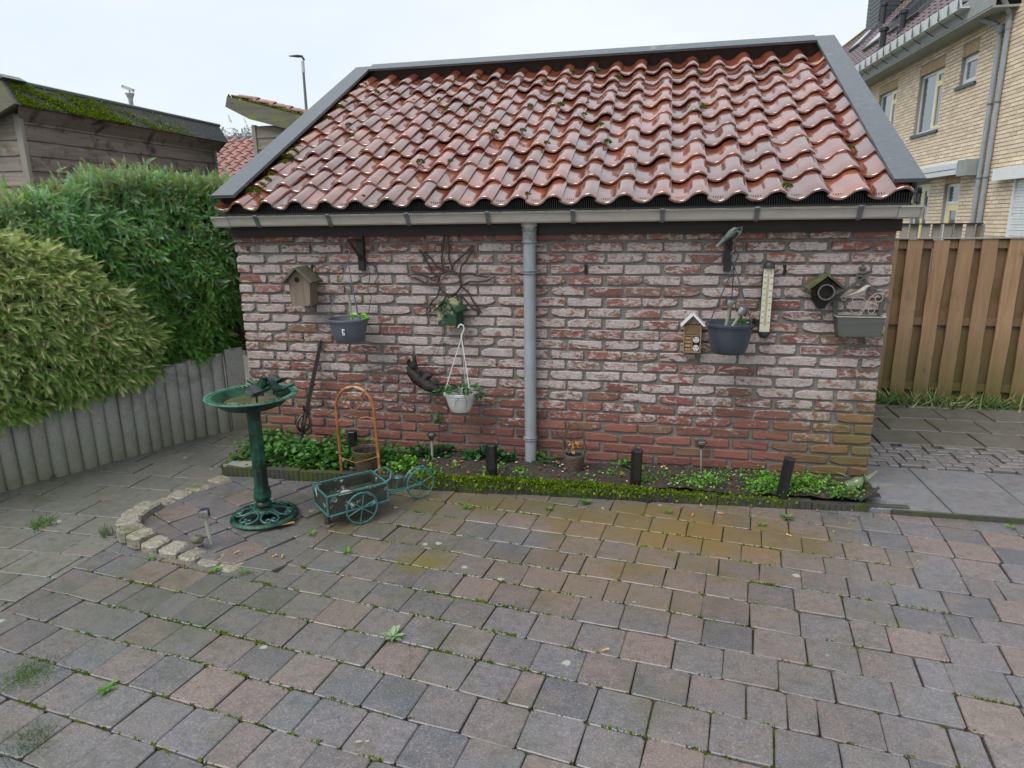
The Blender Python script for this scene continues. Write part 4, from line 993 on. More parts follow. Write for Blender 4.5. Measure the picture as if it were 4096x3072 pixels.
br = bracket(3.125, 'dark wall bracket below a bronze bird carrying the anthracite pot', False)
MB().tube([(3.125, -.03, 1.40), (3.135, -.06, 1.43), (3.14, -.12, 1.44), (3.142, -.20, 1.425)], [.014, .012, .009, .007], 8).build('arm', 'bark', br, 40)
MB().tube([(3.142, -.198, 1.43), (3.142, -.205, 1.40), (3.142, -.20, 1.375)], .004, 6).build('hook', 'iron', br, 40)
brd = MB().tube([(3.06, -.085, 1.405), (3.075, -.09, 1.425), (3.10, -.10, 1.452), (3.125, -.115, 1.478), (3.145, -.125, 1.495), (3.155, -.135, 1.492), (3.166, -.145, 1.480)], [.014, .010, .014, .021, .018, .011, .002], 10)
for s_ in (-1, 1):                                  # raised wings swept back
    brd.tube([(3.125, -.115+s_*.012, 1.485), (3.15, -.115+s_*.026, 1.500), (3.178, -.115+s_*.03, 1.508), (3.172, -.115+s_*.034, 1.480), (3.14, -.115+s_*.03, 1.435)], [.006, .014, .016, .012, .003], 8, flat=.35)
brd.build('bird', 'bird bronze', br, 50); tag(bpy.data.objects['bird'], 'verdigris bird perched on top')

def hook_pts(x, y, z, s_=1):
    return [(x-.020*s_, y, z-.022), (x-.014*s_, y, z-.008), (x-.003*s_, y, z), (x+.012*s_, y, z-.006), (x+.018*s_, y, z-.024), (x+.012*s_, y, z-.044), (x+.002*s_, y, z-.060), (x, y, z-.085)]
def hanging_pot(name, label, x, y, zr, zb, r, rb, mat, hx, hz, hy=None, sold=True):
    t = thing(name, label, 'hanging pot', (x, y, zb)); hy = y if hy is None else hy
    w_ = .004
    prof = [(0.001, zb), (rb*.96, zb), (rb, zb+.004), (rb+(r*.92-rb)*.52, zb+(zr-zb)*.30), (rb+(r*.92-rb)*.86, zb+(zr-zb)*.62), (r*.93, zr-.032), (r*.945, zr-.031), (r*.955, zr-.016), (r*1.03, zr-.014), (r*1.04, zr-.002), (r*1.02, zr), (r*.95, zr), (r*.92, zr-.02), (r*.80, zr-.055), (0.001, zr-.055)]
    pot = MB().lathe(prof, (x, y, 0), 36).build('pot', mat, t, 35)
    MB().lathe([(.001, zr-.05), (r*.83, zr-.050), (r*.80, zr-.054)], (x, y, 0), 20).build('potting_soil', 'soil', pot, 0)
    MB().tube(hook_pts(hx, hy, hz), [.0045]*6+[.0055, .006], 7).build('hook', mat, t, 40)
    for k in range(3):
        an = R(205+120*k); px, py = x+r*.99*math.cos(an), y+r*.99*math.sin(an)
        wr = MB().tube([(hx, hy, hz-.082), ((hx+px)/2, (hy+py)/2, (hz-.082+zr)/2+.004), (px, py, zr)], .0031, 6).build('hanger_wire', mat, t, 40)
        MB().tube([(px, py, zr-.002), (px+.006*math.cos(an), py+.006*math.sin(an), zr-.012), (px, py, zr-.022)], .0035, 6).build('clip', mat, wr, 40)
    return t, pot
gp, pot = hanging_pot('hanging_pot', 'mid-grey plastic hanging pot with a paper label on its side', .868, -.19, .985, .842, .128, .086, 'grey plastic', .893, 1.404, -.19)
lb = MB()
def on_pot(an, z, r_): return (.868+r_*math.sin(an), -.19-r_*math.cos(an), z)
lb.add([on_pot(.10, .935, .1225), on_pot(.24, .935, .1225), on_pot(.24, .895, .1185), on_pot(.10, .895, .1185)], [(0, 1, 2, 3)]); st = lb.build('sticker', 'white paint', pot, 0)
MB().add([on_pot(.12, .907, .1208), on_pot(.155, .907, .1208), on_pot(.155, .899, .1202), on_pot(.12, .899, .1202)], [(0, 1, 2, 3)]).add([on_pot(.175, .926, .1224), on_pot(.225, .926, .1224), on_pot(.225, .909, .1212), on_pot(.175, .909, .1212)], [(0, 1, 2, 3)]).build('printed_marks', 'print', st, 0)
def sprig(name, x, y, z, n, size, rad, col, label, parent=None, up=.5, slim=.8):
    a = rng.uniform(0, 6.28, n); rr = rad*np.sqrt(rng.random(n)); D = np.stack([np.cos(a), np.sin(a), up+rng.normal(size=n)*.4], 1)
    P = np.stack([x+rr*np.cos(a), y+rr*np.sin(a), z+rng.random(n)*size*.6], 1)
    pts = [scatter(LEAF_V*np.array([slim, 1, 1]), LEAF_F, P, D, rng.normal(size=n)*.4, rng.uniform(.7, 1.2, n)*size, col(n))]
    o = leaf_obj(name, pts, 'leaf', parent, (x, y, z))
    if not parent: tag(o, label, 'plant')
    return o
LIME = rows((.16, .42, .05), (.28, .55, .11))
st_ = MB().tube([(.955, -.20, .935), (.955, -.21, .985)], .004, 6); st_.build('stem', 'leaf', None, 40, (.955, -.2, .935)); bpy.data.objects.remove(bpy.data.objects['stem'])
pl = thing('pot_plant', 'lime green leafy plant leaning over the grey pot rim', 'plant', (.95, -.2, .935))
sprig('leaves', .955, -.205, .985, 13, .058, .018, LIME, '', pl, .15, .75); MB().tube([(.95, -.20, .932), (.955, -.205, .99)], .004, 6).build('stem', 'bark', pl, 40)

def solar(label, base, tip, stem_r=.0075, cap=.023, group=None, flat=False):
    b, t = Vector(base), Vector(tip); d = (t-b).normalized(); root = thing('solar_light', label, 'garden light', base, 0, group)
    L = (t-b).length; ax = tuple(d)
    MB().lathe([(.0045, 0), (.0045, .03), (stem_r, .032), (stem_r, L-.055), (stem_r*1.7, L-.036)], base, 12, ax).build('stake', 'clear tube', root, 40)
    if not flat: cp = MB().lathe([(cap, L-.036), (cap, L-.006), (cap*.95, L-.001), (cap*.86, L)], base, 22, ax).build('cap', 'steel', root, 35)
    else: cp = MB().lathe([(stem_r*1.4, L-.05), (cap*1.0, L-.02), (cap*1.35, L-.016), (cap*1.35, L-.010), (cap*1.05, L-.006), (cap, L)], base, 22, ax).build('cap', 'steel', root, 35)
    MB().lathe([(cap*.82, L), (cap*.80, L+.0015)], base, 22, ax).build('solar_panel', 'panel', cp, 30)
    return root
solar('solar stake light standing in the mid-grey hanging pot', (.885, -.17, .935), (.880, -.185, 1.182), cap=.025)
solar('upright solar stake light in the anthracite hanging pot', (3.118, -.19, .952), (3.140, -.205, 1.128), .009, cap=.031)
solar('slanting solar stake light in the anthracite hanging pot', (3.142, -.20, .952), (3.208, -.225, 1.085), .009, cap=.031)
solar('solar stake light standing among the edging stones by the birdbath', (.640, -1.385, .03), (.622, -1.385, .212), .0085, cap=.026)
solar('small solar light among the leaves below the white hanging pot', (1.352, -.11, .05), (1.352, -.11, .236), .008, .023, flat=True)
solar('small solar light near the wall between two black bollards', (3.045, -.06, .06), (3.035, -.07, .268), .006, .026, flat=True)
cb = MB().tube([(.93, -.03, 1.32), (.955, -.04, 1.29), (.968, -.045, 1.25), (.962, -.05, 1.20), (.948, -.05, 1.16), (.95, -.045, 1.13), (.966, -.04, 1.10), (.975, -.09, 1.06), (.985, -.15, 1.0)], .0022, 6)
one('cable', cb, 'cable', 'thin green cable hanging from the bracket into the grey pot', 'cable', (.95, -.04, 1.2))
cb = MB().tube([(.92, -.02, 1.315), (.965, -.012, 1.312), (1.0, -.008, 1.275), (1.005, -.008, 1.23), (.985, -.012, 1.19), (.955, -.03, 1.165)], .0024, 6)
one('cable', cb, 'black metal', 'black cable loop clipped to the bricks beside the bracket', 'cable', (.97, -.02, 1.25))
hk = MB().tube([(.727, -.001, 1.225), (.727, -.012, 1.228), (.724, -.014, 1.20), (.730, -.012, 1.19)], .004, 6).lathe([(.012, 0), (.010, .004)], (.727, 0, 1.232), 10, (0, -1, 0))
one('wall_hook', hk, 'copper rust', 'rusty hook in the bricks beside the plain birdhouse', 'hook', (.727, 0, 1.2))

# rusty sun ornament ----------------------------------------------------
sun_t = thing('sun_ornament', 'rusty wire sun with long wavy rays fixed to the bricks', 'wall ornament', (1.483, -.02, 1.193))
SXc, SZc = 1.483, 1.193
MB().tube([(SXc+.074*math.cos(a), -.018, SZc+.074*math.sin(a)) for a in np.linspace(0, 6.283, 28, endpoint=False)], .0062, 7, True).build('ring', 'rusty wire', sun_t, 50)
for k, (an, L) in enumerate(((95, .275), (57, .20), (8, .215), (-42, .20), (-83, .18), (-128, .19), (173, .205), (135, .20), (-18, .05))[:8]):
    a = R(an); c = Vector((math.cos(a), 0, math.sin(a))); s_ = Vector((-math.sin(a), 0, math.cos(a))); o_ = Vector((SXc, -.018, SZc))
    def side_(sg): return [o_+c*.074+s_*sg*.030, o_+c*(.074+L*.25)+s_*(sg*.024+.012), o_+c*(.074+L*.5)+s_*(sg*.019-.002), o_+c*(.074+L*.75)+s_*(sg*.012-.010), o_+c*(.074+L)+s_*(-.004)]
    pts = side_(1)+side_(-1)[::-1][1:]; MB().tube(pts, .0058, 6).build('ray', 'rusty wire', sun_t, 50)
for dx, dz in ((-.012, .092), (.01, -.092)): MB().tube([(SXc+dx, .0, SZc+dz), (SXc+dx, -.02, SZc+dz)], .008, 10).build('screw', 'iron', sun_t, 40)
rg_ = MB()
for sg, x in ((-1, 1.355), (1, 1.655)): 
    pts = [(x+.075*math.cos(a), -.03-.02*math.sin(a), 1.035+.006*math.sin(a)+sg*.012*math.cos(a)) for a in np.linspace(0, 6.283, 18, endpoint=False)]; MB().tube(pts, .003, 6, True).build('loop', 'rusty wire', sun_t, 50)

gb = thing('birdhouse', 'small birdhouse with peeling dark green paint below the rusty sun', 'birdhouse', (1.503, -.004, .935), 0, local=True)
gb.rotation_euler = (0, 0, R(-10))
b_ = MB().prism([(-.062, 0), (.062, 0), (.064, .105), (0, .155), (-.064, .105)], -.008, -.105, lambda u, v, d: (u, d, v)).build('box', 'peeling green', gb, 0)
MB().lathe([(.011, 0), (.011, .002)], (-.008, -.1065, .062), 14, (0, -1, 0)).build('entrance_hole', 'dark void', b_, 0)
for s_ in (-1, 1):
    MB().bar((0 if s_ > 0 else -.008, -.06, .162 if s_ > 0 else .157), (s_*.090, -.06, .093), .14, .011, (s_*.6, 0, .7)).build('roof_board', 'peeling green', gb, 0)
    MB().lathe([(.012, 0), (.012, .012), (.009, .014)], (s_*.036-.008, -.106, .108), 12, (0, -1, 0)).build('knob', 'lid wood', gb, 40)
MB().tube([(-.03, -.09, -.004), (.05, -.13, -.002), (.075, -.15, .006)], .004, 6).build('perch_wire', 'copper rust', gb, 40)
MB().box(-.03, -.0085, .02, .03, .0015, .12).build('backing_batten', 'peeling green', gb, 0)

# white pot with trailing plant
wp, pot = hanging_pot('hanging_pot', 'white plastic hanging pot with trailing green plant', 1.572, -.165, .535, .412, .098, .060, 'white plastic', 1.592, .955, -.165)
cr_ = MB().tube([(1.572+.02, -.165-.0945, .52), (1.572-.004, -.165-.094, .49), (1.572-.010, -.165-.086, .455)], .0012, 5).tube([(1.572+.055, -.165-.078, .52), (1.572+.062, -.165-.072, .49), (1.572+.056, -.165-.064, .45)], .0012, 5); cr_.build('crack', 'print', pot, 0)
vp = thing('pot_plant', 'trailing round-leaved plant spilling over the white pot', 'plant', (1.572, -.165, .48))
sprig('leaves', 1.572, -.175, .54, 60, .045, .085, rows((.02, .10, .03), (.10, .24, .07)), '', vp, .25)
sprig('trailing_stem', 1.455, -.17, .53, 22, .036, .035, rows((.04, .11, .02), (.12, .24, .05)), '', vp, -.2)
sprig('trailing_stem', 1.685, -.15, .505, 24, .036, .03, rows((.02, .08, .03), (.06, .15, .05)), '', vp, -.5)
MB().tube([(1.572, -.165, .482), (1.565, -.17, .53), (1.5, -.19, .548), (1.45, -.19, .53)], .003, 5).build('stem', 'bark', vp, 40)
iv = thing('ivy_sprig', 'small hanging sprig of green leaves below the white pot', 'plant', (1.375, -.004, .33))
sprig('leaves', 1.378, -.03, .285, 20, .030, .018, rows((.03, .14, .03), (.10, .26, .06)), '', iv, .1)
sprig('leaves', 1.372, -.03, .325, 12, .028, .014, rows((.03, .14, .03), (.10, .26, .06)), '', iv, .1)
MB().tube([(1.375, -.002, .36), (1.373, -.02, .34), (1.378, -.028, .28), (1.38, -.03, .23), (1.375, -.06, .06)], .002, 5).build('stem', 'bark', iv, 40)

# driftwood feeder on chains
dw = thing('driftwood_feeder', 'dark driftwood log feeder hanging on thin chains', 'bird feeder', (1.33, -.085, .52))
d_ = MB().tube([(1.205, -.085, .655), (1.225, -.085, .635), (1.265, -.085, .595), (1.33, -.09, .545), (1.40, -.09, .525), (1.45, -.085, .515)], [.014, .030, .036, .040, .032, .012], 10)
d_.tube([(1.262, -.08, .62), (1.252, -.08, .68), (1.243, -.075, .735)], [.020, .015, .010], 8).tube([(1.31, -.085, .58), (1.335, -.085, .615), (1.36, -.085, .61)], [.03, .027, .02], 8).ball((1.237, -.09, .672), .024, 8, 6)
d_.tube([(1.225, -.09, .66), (1.215, -.10, .70), (1.222, -.10, .715)], [.014, .010, .006], 7).tube([(1.30, -.10, .60), (1.285, -.105, .64), (1.30, -.11, .655)], [.014, .011, .008], 7).tube([(1.36, -.10, .56), (1.40, -.11, .585), (1.42, -.11, .575)], [.014, .012, .006], 7)
d_.v = [tuple(np.array(p)+rng.normal(size=3)*.0042) for p in d_.v]; d_.build('log', 'driftwood', dw, 60)
def chain(a, b, n):
    m = MB(); a, b = Vector(a), Vector(b)
    for k in range(n):
        p = a.lerp(b, k/n); q = a.lerp(b, (k+.8)/n); s_ = Vector((.0035, 0, 0)) if k % 2 else Vector((0, .0035, 0)); m.tube([p, p.lerp(q, .3)+s_, p.lerp(q, .7)+s_, q, p.lerp(q, .7)-s_, p.lerp(q, .3)-s_], .0013, 4, True)
    return m
for e_ in ((1.295, -.06, .64), (1.345, -.10, .60), (1.46, -.085, .525)): chain((1.447, -.085, .855), e_, 22).build('chain', 'iron', dw, 0)
chain((1.444, -.085, .932), (1.447, -.085, .855), 7).build('chain', 'iron', dw, 0)

# right-hand pot, its plant and a ceramic bird
ap, pot = hanging_pot('hanging_pot', 'anthracite plastic hanging pot holding two solar lights', 3.142, -.20, 1.0, .832, .128, .090, 'anthracite plastic', 3.143, 1.388, -.2)
vp = thing('pot_plant', 'small green seedling in the anthracite hanging pot', 'plant', (3.19, -.2, .95)); sprig('leaves', 3.195, -.21, .985, 14, .045, .03, rows((.05, .20, .03), (.14, .34, .06)), '', vp, .4, .5); MB().tube([(3.19, -.205, .948), (3.195, -.21, .99)], .003, 5).build('stem', 'bark', vp, 40)
cbz = MB().ball((3.262, -.225, 1.005), .026, 10, 7, (1, .9, 1)); 
for k in range(7): 
    a = R(k*51); cbz.tube([(3.262, -.235, 1.005), (3.262+.020*math.cos(a), -.256, 1.005+.020*math.sin(a)), (3.262+.028*math.cos(a), -.262, 1.008+.028*math.sin(a))], [.010, .009, .003], 6, flat=.4)
cbz.tube([(3.262, -.22, 1.0), (3.25, -.215, .985), (3.235, -.21, .962), (3.22, -.205, .948)], .004, 6)
one('seed_pod', cbz, 'driftwood', 'dried brown flower head on the rim of the anthracite pot', 'flower head', (3.262, -.225, .98))

# insect hotel
ih = thing('insect_hotel', 'narrow wooden insect hotel with pitched pale roof and reed tubes', 'insect hotel', (2.955, -.004, .80), 0, local=True); ih.rotation_euler = (0, 0, R(-3))
MB().box(-.047, -.062, 0, .047, -.004, .006).box(-.050, -.062, 0, -.043, -.004, .165).box(.043, -.062, 0, .050, -.004, .165).box(-.043, -.008, .006, .043, -.004, .165).box(-.043, -.060, .098, .043, -.004, .102).box(-.003, -.060, .006, .003, -.004, .098).build('frame', 'pale wood', ih, 0)
MB().prism([(-.046, .165), (.046, .165), (0, .215)], -.050, -.004, lambda u, v, d: (u, d, v)).build('gable', 'birdhouse wood', ih, 0)
for s_ in (-1, 1): MB().bar((0 if s_ > 0 else -.006, -.038, .226 if s_ > 0 else .221), (s_*.066, -.038, .158), .082, .011, (s_*.7, 0, .7)).build('roof_board', 'white paint', ih, 0)
for j in range(4):
    for i in range(6):
        MB().lathe([(.0068, 0), (.0068, .045), (.0042, .045), (.0042, .02), (.001, .02)], (-.036+i*.0143+(.004 if j % 2 else 0), -.012, .112+j*.0138), 8, (0, -1, 0)).build('reed', 'reed', ih, 40)
for j in range(4):
    MB().box(-.040, -.056, .010+j*.022, -.006, -.010, .026+j*.022).build('block', 'pale wood', ih, 0); MB().box(-.032, -.0565, .0265+j*.022, -.012, -.0563, .031+j*.022).build('slot', 'dark void', ih, 0)
for z in (.026, .076):
    dsc = MB().lathe([(.018, 0), (.018, .046)], (.0225, -.010, z), 18, (0, -1, 0)).build('disc', 'white plastic', ih, 30)
    for k in range(3): MB().lathe([(.0032, 0), (.0032, .001)], (.0225+.010*math.cos(k*2.1+.5), -.0562, z+.010*math.sin(k*2.1+.5)), 8, (0, -1, 0)).build('drill_hole', 'dark void', dsc, 0)
MB().ball((.0225, -.05, .050), .006, 8, 5).build('pine_cone', 'bark', ih, 40)

# thermometer
th_ = thing('thermometer', 'long cream garden thermometer with black rounded end caps', 'thermometer', (3.345, -.003, .9), 0, local=True); th_.rotation_euler = (0, 0, 0)
pb = MB().prism([(-.027, .03), (.027, .03), (.027, .385), (-.027, .385)], -.035, -.050, lambda u, v, d: (u, d, v)).build('scale_plate', 'cream plate', th_, 0)
MB().box(-.030, -.048, .02, -.0272, -.030, .39).box(.0272, -.048, .02, .030, -.030, .39).build('edge_trim', 'rubber', th_, 0)
for z0, sg in ((.385, 1), (.03, -1)):
    MB().lathe([(.0315, 0), (.0315, .012), (.029, .024), (.021, .034), (.008, .039), (.001, .040)], (0, -.040, z0), 18, (0, 0, sg)).build('end_cap', 'rubber', th_, 50)
MB().box(-.012, -.036, .19, .012, .0005, .25).build('wall_mount', 'rubber', th_, 0)
MB().tube([(0, -.0515, .06), (0, -.0515, .36)], .0014, 6).build('capillary', 'cork', pb, 40)
def text_mesh(items, to):
    m = MB()
    for s_, x, z, h in items:
        c = bpy.data.curves.new('t', 'FONT'); c.body = s_; c.size = h; c.align_x = 'CENTER'; c.align_y = 'CENTER'; ob = bpy.data.objects.new('t', c); COL.objects.link(ob)
        bpy.context.view_layer.update(); me = bpy.data.meshes.new_from_object(ob.evaluated_get(bpy.context.evaluated_depsgraph_get()))
        m.add([to(x+v.co.x, z+v.co.y) for v in me.vertices], [tuple(p.vertices) for p in me.polygons]); bpy.data.objects.remove(ob); bpy.data.meshes.remove(me); bpy.data.curves.remove(c)
    return m
it = [('°C', -.015, .358, .014), ('F', .016, .358, .014)]
for k, s_ in enumerate(('50', '40', '30', '20', '10', '0', '10', '20', '30')): it.append((s_, -.017, .335-k*.032, .013))
for k, s_ in enumerate(('120', '100', '80', '60', '40', '20', '0', '20')): it.append((s_, .017, .333-k*.036, .013))
tm = text_mesh(it, lambda x, z: (x, -.0505, z))
for k in range(46): tm.box(-.008, -.0508, .07+k*.006, -.003 if k % 5 else -.002, -.0502, .0712+k*.006); tm.box(.003, -.0508, .07+k*.006, .007, -.0502, .0712+k*.006)
tm.build('scale_print', 'print', pb, 0)

# small nest feeder with round jar mouth
fd = thing('bird_feeder', 'small roofed bird feeder with round jar opening', 'bird feeder', (3.635, -.004, 1.08), 0, local=True)
MB().prism([(-.05, .03), (-.012, -.02), (.022, -.02), (.048, .03), (.048, .12), (0, .165), (-.05, .12)], -.004, -.014, lambda u, v, d: (u, d, v)).build('back_board', 'dark plank', fd, 0)
for s_ in (-1, 1): MB().bar((0 if s_ > 0 else -.008, -.066, .176 if s_ > 0 else .170), (s_*.096, -.066, .098), .12, .013, (s_*.6, 0, .7)).build('roof_board', 'mossy lid', fd, 0)
MB().prism([(-.05, .06), (.05, .06), (.05, .105), (0, .15), (-.05, .105)], -.014, -.085, lambda u, v, d: (u, d, v)).build('box', 'dark plank', fd, 0)
j_ = MB().lathe([(.040, 0), (.040, .095), (.0425, .096), (.0425, .102), (.036, .102), (.034, .05), (.001, .05)], (.0, -.016, .082), 24, (0, -1, 0)).build('jar', 'rubber', fd, 40)
MB().lathe([(.0425, .1021), (.0435, .1045), (.037, .1045), (.036, .1021)], (0, -.016, .082), 24, (0, -1, 0), ring=True).build('rim', 'steel', j_, 40)

# wall planter with a wire bird
wl = thing('wall_planter', 'grey wooden house-shaped wall planter with wire bird and scrolls', 'planter', (3.83, -.004, .92), 0, local=True)
MB().prism([(-.105, 0), (.105, 0), (.122, .105), (-.122, .105)], -.098, -.092, lambda u, v, d: (u, d, v)).prism([(-.105, 0), (.105, 0), (.122, .105), (-.122, .105)], -.012, -.006, lambda u, v, d: (u, d, v)).box(-.104, -.092, 0, .104, -.012, .006).prism([(-.105, 0), (-.099, 0), (-.116, .105), (-.122, .105)], -.092, -.012, lambda u, v, d: (u, d, v)).prism([(.105, 0), (.099, 0), (.116, .105), (.122, .105)], -.092, -.012, lambda u, v, d: (u, d, v)).build('box', 'grey planter', wl, 0)
MB().box(-.125, -.101, .1055, .125, -.090, .110).box(-.125, -.014, .1055, .125, -.004, .110).box(-.125, -.09, .1055, -.115, -.014, .110).box(.115, -.09, .1055, .125, -.014, .110).build('rim', 'white wire', wl, 0)
MB().box(-.113, -.090, .085, .113, -.014, .09).build('potting_soil', 'soil', wl, 0)
for s_ in (-1, 1):
    MB().bar((s_*.112, -.012, .10), (s_*.122, -.012, .205), .024, .012, (0, 1, 0)).build('upright', 'grey planter', wl, 0)
    MB().bar((s_*-.012, -.018 if s_ > 0 else -.030, .318), (s_*.158, -.018 if s_ > 0 else -.030, .175), .014, .012, (0, 1, 0)).build('rafter', 'grey planter', wl, 0)
MB().prism([(-.030, .318), (.030, .318), (.034, .330), (-.034, .330)], -.035, -.006, lambda u, v, d: (u, d, v)).lathe([(.012, .330), (.020, .336), (.012, .342), (.009, .348), (.018, .358), (.019, .366), (.012, .374), (.006, .378), (.010, .384), (.007, .391), (.001, .393)], (0, -.020, 0), 14).build('finial', 'grey planter', wl, 40)
def spiral(cx, cz, r0, turns, a0, sg=1, y=-.05): return [(cx+r0*(1-.75*t)*math.cos(a0+sg*t*turns*6.283), y, cz+r0*(1-.75*t)*math.sin(a0+sg*t*turns*6.283)) for t in np.linspace(0, 1, 22)]
sc_ = MB().tube([(-.005, -.05, .108), (.02, -.05, .135), (.03, -.05, .165), (.035, -.05, .185)], .0021, 6).tube([(.0, -.05, .128)]+[(.015, -.05, .145)]+spiral(.055, .138, .026, 1.3, 2.6, -1), .0021, 6).tube([(.03, -.05, .18), (.045, -.05, .205)]+spiral(.085, .205, .030, 1.3, 2.4, -1), .0021, 6).tube([(.033, -.05, .183), (.01, -.05, .205), (-.04, -.05, .215)]+spiral(-.085, .205, .020, 1.2, .6, 1), .0021, 6).tube([(-.045, -.05, .213), (-.04, -.05, .18), (-.025, -.05, .15)], .0022, 6)
sw = sc_.build('scroll_wire', 'white wire', wl, 50)
for pts in (((.033, -.052, .165), (.05, -.054, .178), (.072, -.052, .17), (.085, -.05, .172)), ((-.012, -.052, .115), (-.035, -.054, .125), (-.052, -.05, .145))):
    MB().tube(pts, [.002, .014, .012, .002][:len(pts)] if len(pts) == 4 else [.002, .011, .002], 8, flat=.35).build('wire_leaf', 'beak paint', sw, 50)
b_ = MB().tube([(-.068, -.052, .218), (-.045, -.053, .226), (-.02, -.054, .236), (.005, -.054, .252), (.020, -.054, .268), (.030, -.054, .272), (.042, -.053, .268)], [.003, .006, .014, .021, .015, .010, .001], 10, flat=.7)
b_.build('wire_bird', 'white wire', sw, 50)

# ================================================================== things on the ground
# wrought-iron stand leaning against the wall
tip, hub = Vector((.577, -.012, .808)), Vector((.462, -.20, .150))
isd = thing('iron_stand', 'black wrought-iron stand leaning on the wall with cage and tripod', 'iron stand', (.46, -.2, .05))
dv = (hub-tip).normalized(); sx = dv.cross(Vector((0, 1, 0))).normalized(); sy = dv.cross(sx)
Lt = (hub-tip).length; at_ = lambda d: tip+dv*d
MB().tube([at_(0), at_(.06), at_(.645)], [.009, .0155, .0165], 4).build('shaft', 'iron', isd, 0)
ax = tuple(-dv)
for d in (.30, .50, .63): MB().lathe([(.014, -.009), (.023, -.005), (.023, .005), (.014, .009)], at_(d), 14, ax).build('collar', 'iron', isd, 40)
for k in range(4):
    a = k*math.pi/2+.4; r_ = sx*math.cos(a)+sy*math.sin(a); MB().tube([at_(.485)+r_*.014, at_(.470)+r_*.026, at_(.448)+r_*.036], [.008, .010, .003], 6, flat=.5).build('leaf_tip', 'iron', isd, 40)
for k in range(6):
    a = k*math.pi/3; r_ = sx*math.cos(a)+sy*math.sin(a); MB().tube([at_(.505)+r_*.012, at_(.525)+r_*.036, at_(.56)+r_*.049, at_(.598)+r_*.038, at_(.622)+r_*.012], .0090, 6).build('cage_bar', 'iron', isd, 40)
MB().lathe([(.015, .05), (.018, .02), (.025, .0), (.012, -.02)], hub, 12, ax).build('hub', 'iron', isd, 40)
for e_ in ((.36, -.455, .06), (.69, -.26, .065), (.36, -.03, .085)): MB().tube([hub, hub.lerp(Vector(e_), .3)+Vector((0, 0, .012)), e_], [.010, .0085, .007], 6).build('leg', 'iron', isd, 40)

# copper arch trellis
tr = thing('arch_trellis', 'rusty copper tube arch trellis with wire heart', 'trellis', (1.01, -.46, .05)); xa, xb, yt = .888, 1.130, -.475; xm = (xa+xb)/2; rr_ = (xb-xa)/2
arch = [(xa-.006, yt+.02, .045), (xa-.002, yt+.01, .25), (xa, yt, .485)]+[(xm-rr_*math.cos(a), yt, .485+rr_*1.1*math.sin(a)) for a in np.linspace(.2, math.pi-.2, 12)]+[(xb, yt, .485), (xb+.004, yt+.008, .25), (xb+.008, yt+.015, .045)]
MB().tube(arch, .0088, 10).build('frame_tube', 'copper rust', tr, 60)
hp = []
for t in np.linspace(0, 6.283, 30, endpoint=False): hp.append((xm-.004+.0034*16*math.sin(t)**3, yt, .520+.0036*(13*math.cos(t)-5*math.cos(2*t)-2*math.cos(3*t)-math.cos(4*t))))
MB().tube(hp, .0038, 6, True).build('heart_wire', 'copper rust', tr, 60)
MB().tube([(xm+.025*math.cos(a), yt-.003, .515+.025*math.sin(a)) for a in np.linspace(.6, 5.2, 16)]+[(xm-.003, yt-.003, .545)], .0016, 5).build('wire_loop', 'iron', tr, 60)
MB().tube([(xa+.004, yt, .395), (xa+.03, yt, .412), (xa+.07, yt, .402), (xa+.115, yt, .408), (xm+.04, yt, .430), (xm+.075, yt, .437), (xb-.004, yt, .428)], .0042, 6).build('cross_wire', 'copper rust', tr, 60)
MB().tube([(xm, yt-.006, .43), (xm+.002, yt-.008, .40), (xm+.003, yt-.008, .358)], [.006, .014, .004], 8, flat=.5).build('pendant', 'zinc dirty', tr, 50)
sprig('silk_leaf', xm, yt-.008, .428, 8, .030, .006, rows((.12, .14, .06), (.24, .22, .14)), '', tr, .1, .7)
MB().tube([(xa, yt+.005, .165), (xa+.02, yt-.02, .175), (xm, yt-.045, .160), (xb-.02, yt-.02, .185), (xb+.002, yt+.005, .19)], .0028, 6).build('basket_wire', 'copper rust', tr, 50)

def wicker(t, x, y, z0, z1, r0, r1, mat, nst=20, wob=.0055):
    n = int((z1-z0)/.0095)
    inner = MB().lathe([(.001, z0), (r0*.9, z0), (r1*.9, z1-.012), (r1*.86, z1-.012), (r0*.8, z0+.03), (.001, z0+.03)], (x, y, 0), 20).build('lining', 'soil', t, 40)
    for i in range(n):
        q = i/(n-1); r_ = r0+(r1-r0)*q; z = z0+.004+(z1-z0-.008)*q; pts = []
        for k in range(nst*2): a = math.pi*k/nst; pts.append((x+(r_+wob*(.5 if (k+i) % 2 else -.5))*math.cos(a), y+(r_+wob*(.5 if (k+i) % 2 else -.5))*math.sin(a), z))
        MB().tube(pts, .0046, 5, True).build('weave', mat, t, 60)
bk1 = thing('wicker_basket', 'old mossy wicker basket standing between the trellis legs', 'basket', (1.02, -.375, .055)); wicker(bk1, 1.02, -.375, .055, .20, .064, .088, 'wicker mossy')
for k in range(14): a = k*.449; MB().tube([(1.02+.086*math.cos(a), -.375+.086*math.sin(a), .185), (1.02+.092*math.cos(a+.1), -.375+.092*math.sin(a+.1), .222+.012*math.sin(k*2.3))], .0018, 4).build('loose_end', 'wicker', bk1, 0)
bk2 = thing('wicker_basket', 'wicker basket with tall hoop handle holding a withered plant', 'basket', (2.283, -.155, .055)); wicker(bk2, 2.283, -.155, .055, .165, .046, .062, 'wicker')
MB().lathe([(.058, .160), (.062, .170), (.056, .170), (.053, .160)], (2.283, -.155, 0), 20, ring=True).build('pot_rim', 'grey plastic', bk2, 40)
for d in (0, .006): MB().tube([(2.283-.066*math.cos(a), -.155+d, .16+.205*math.sin(a)**.8) for a in np.linspace(.02, math.pi-.02, 18)], .0055, 6).build('handle', 'wicker', bk2, 60)
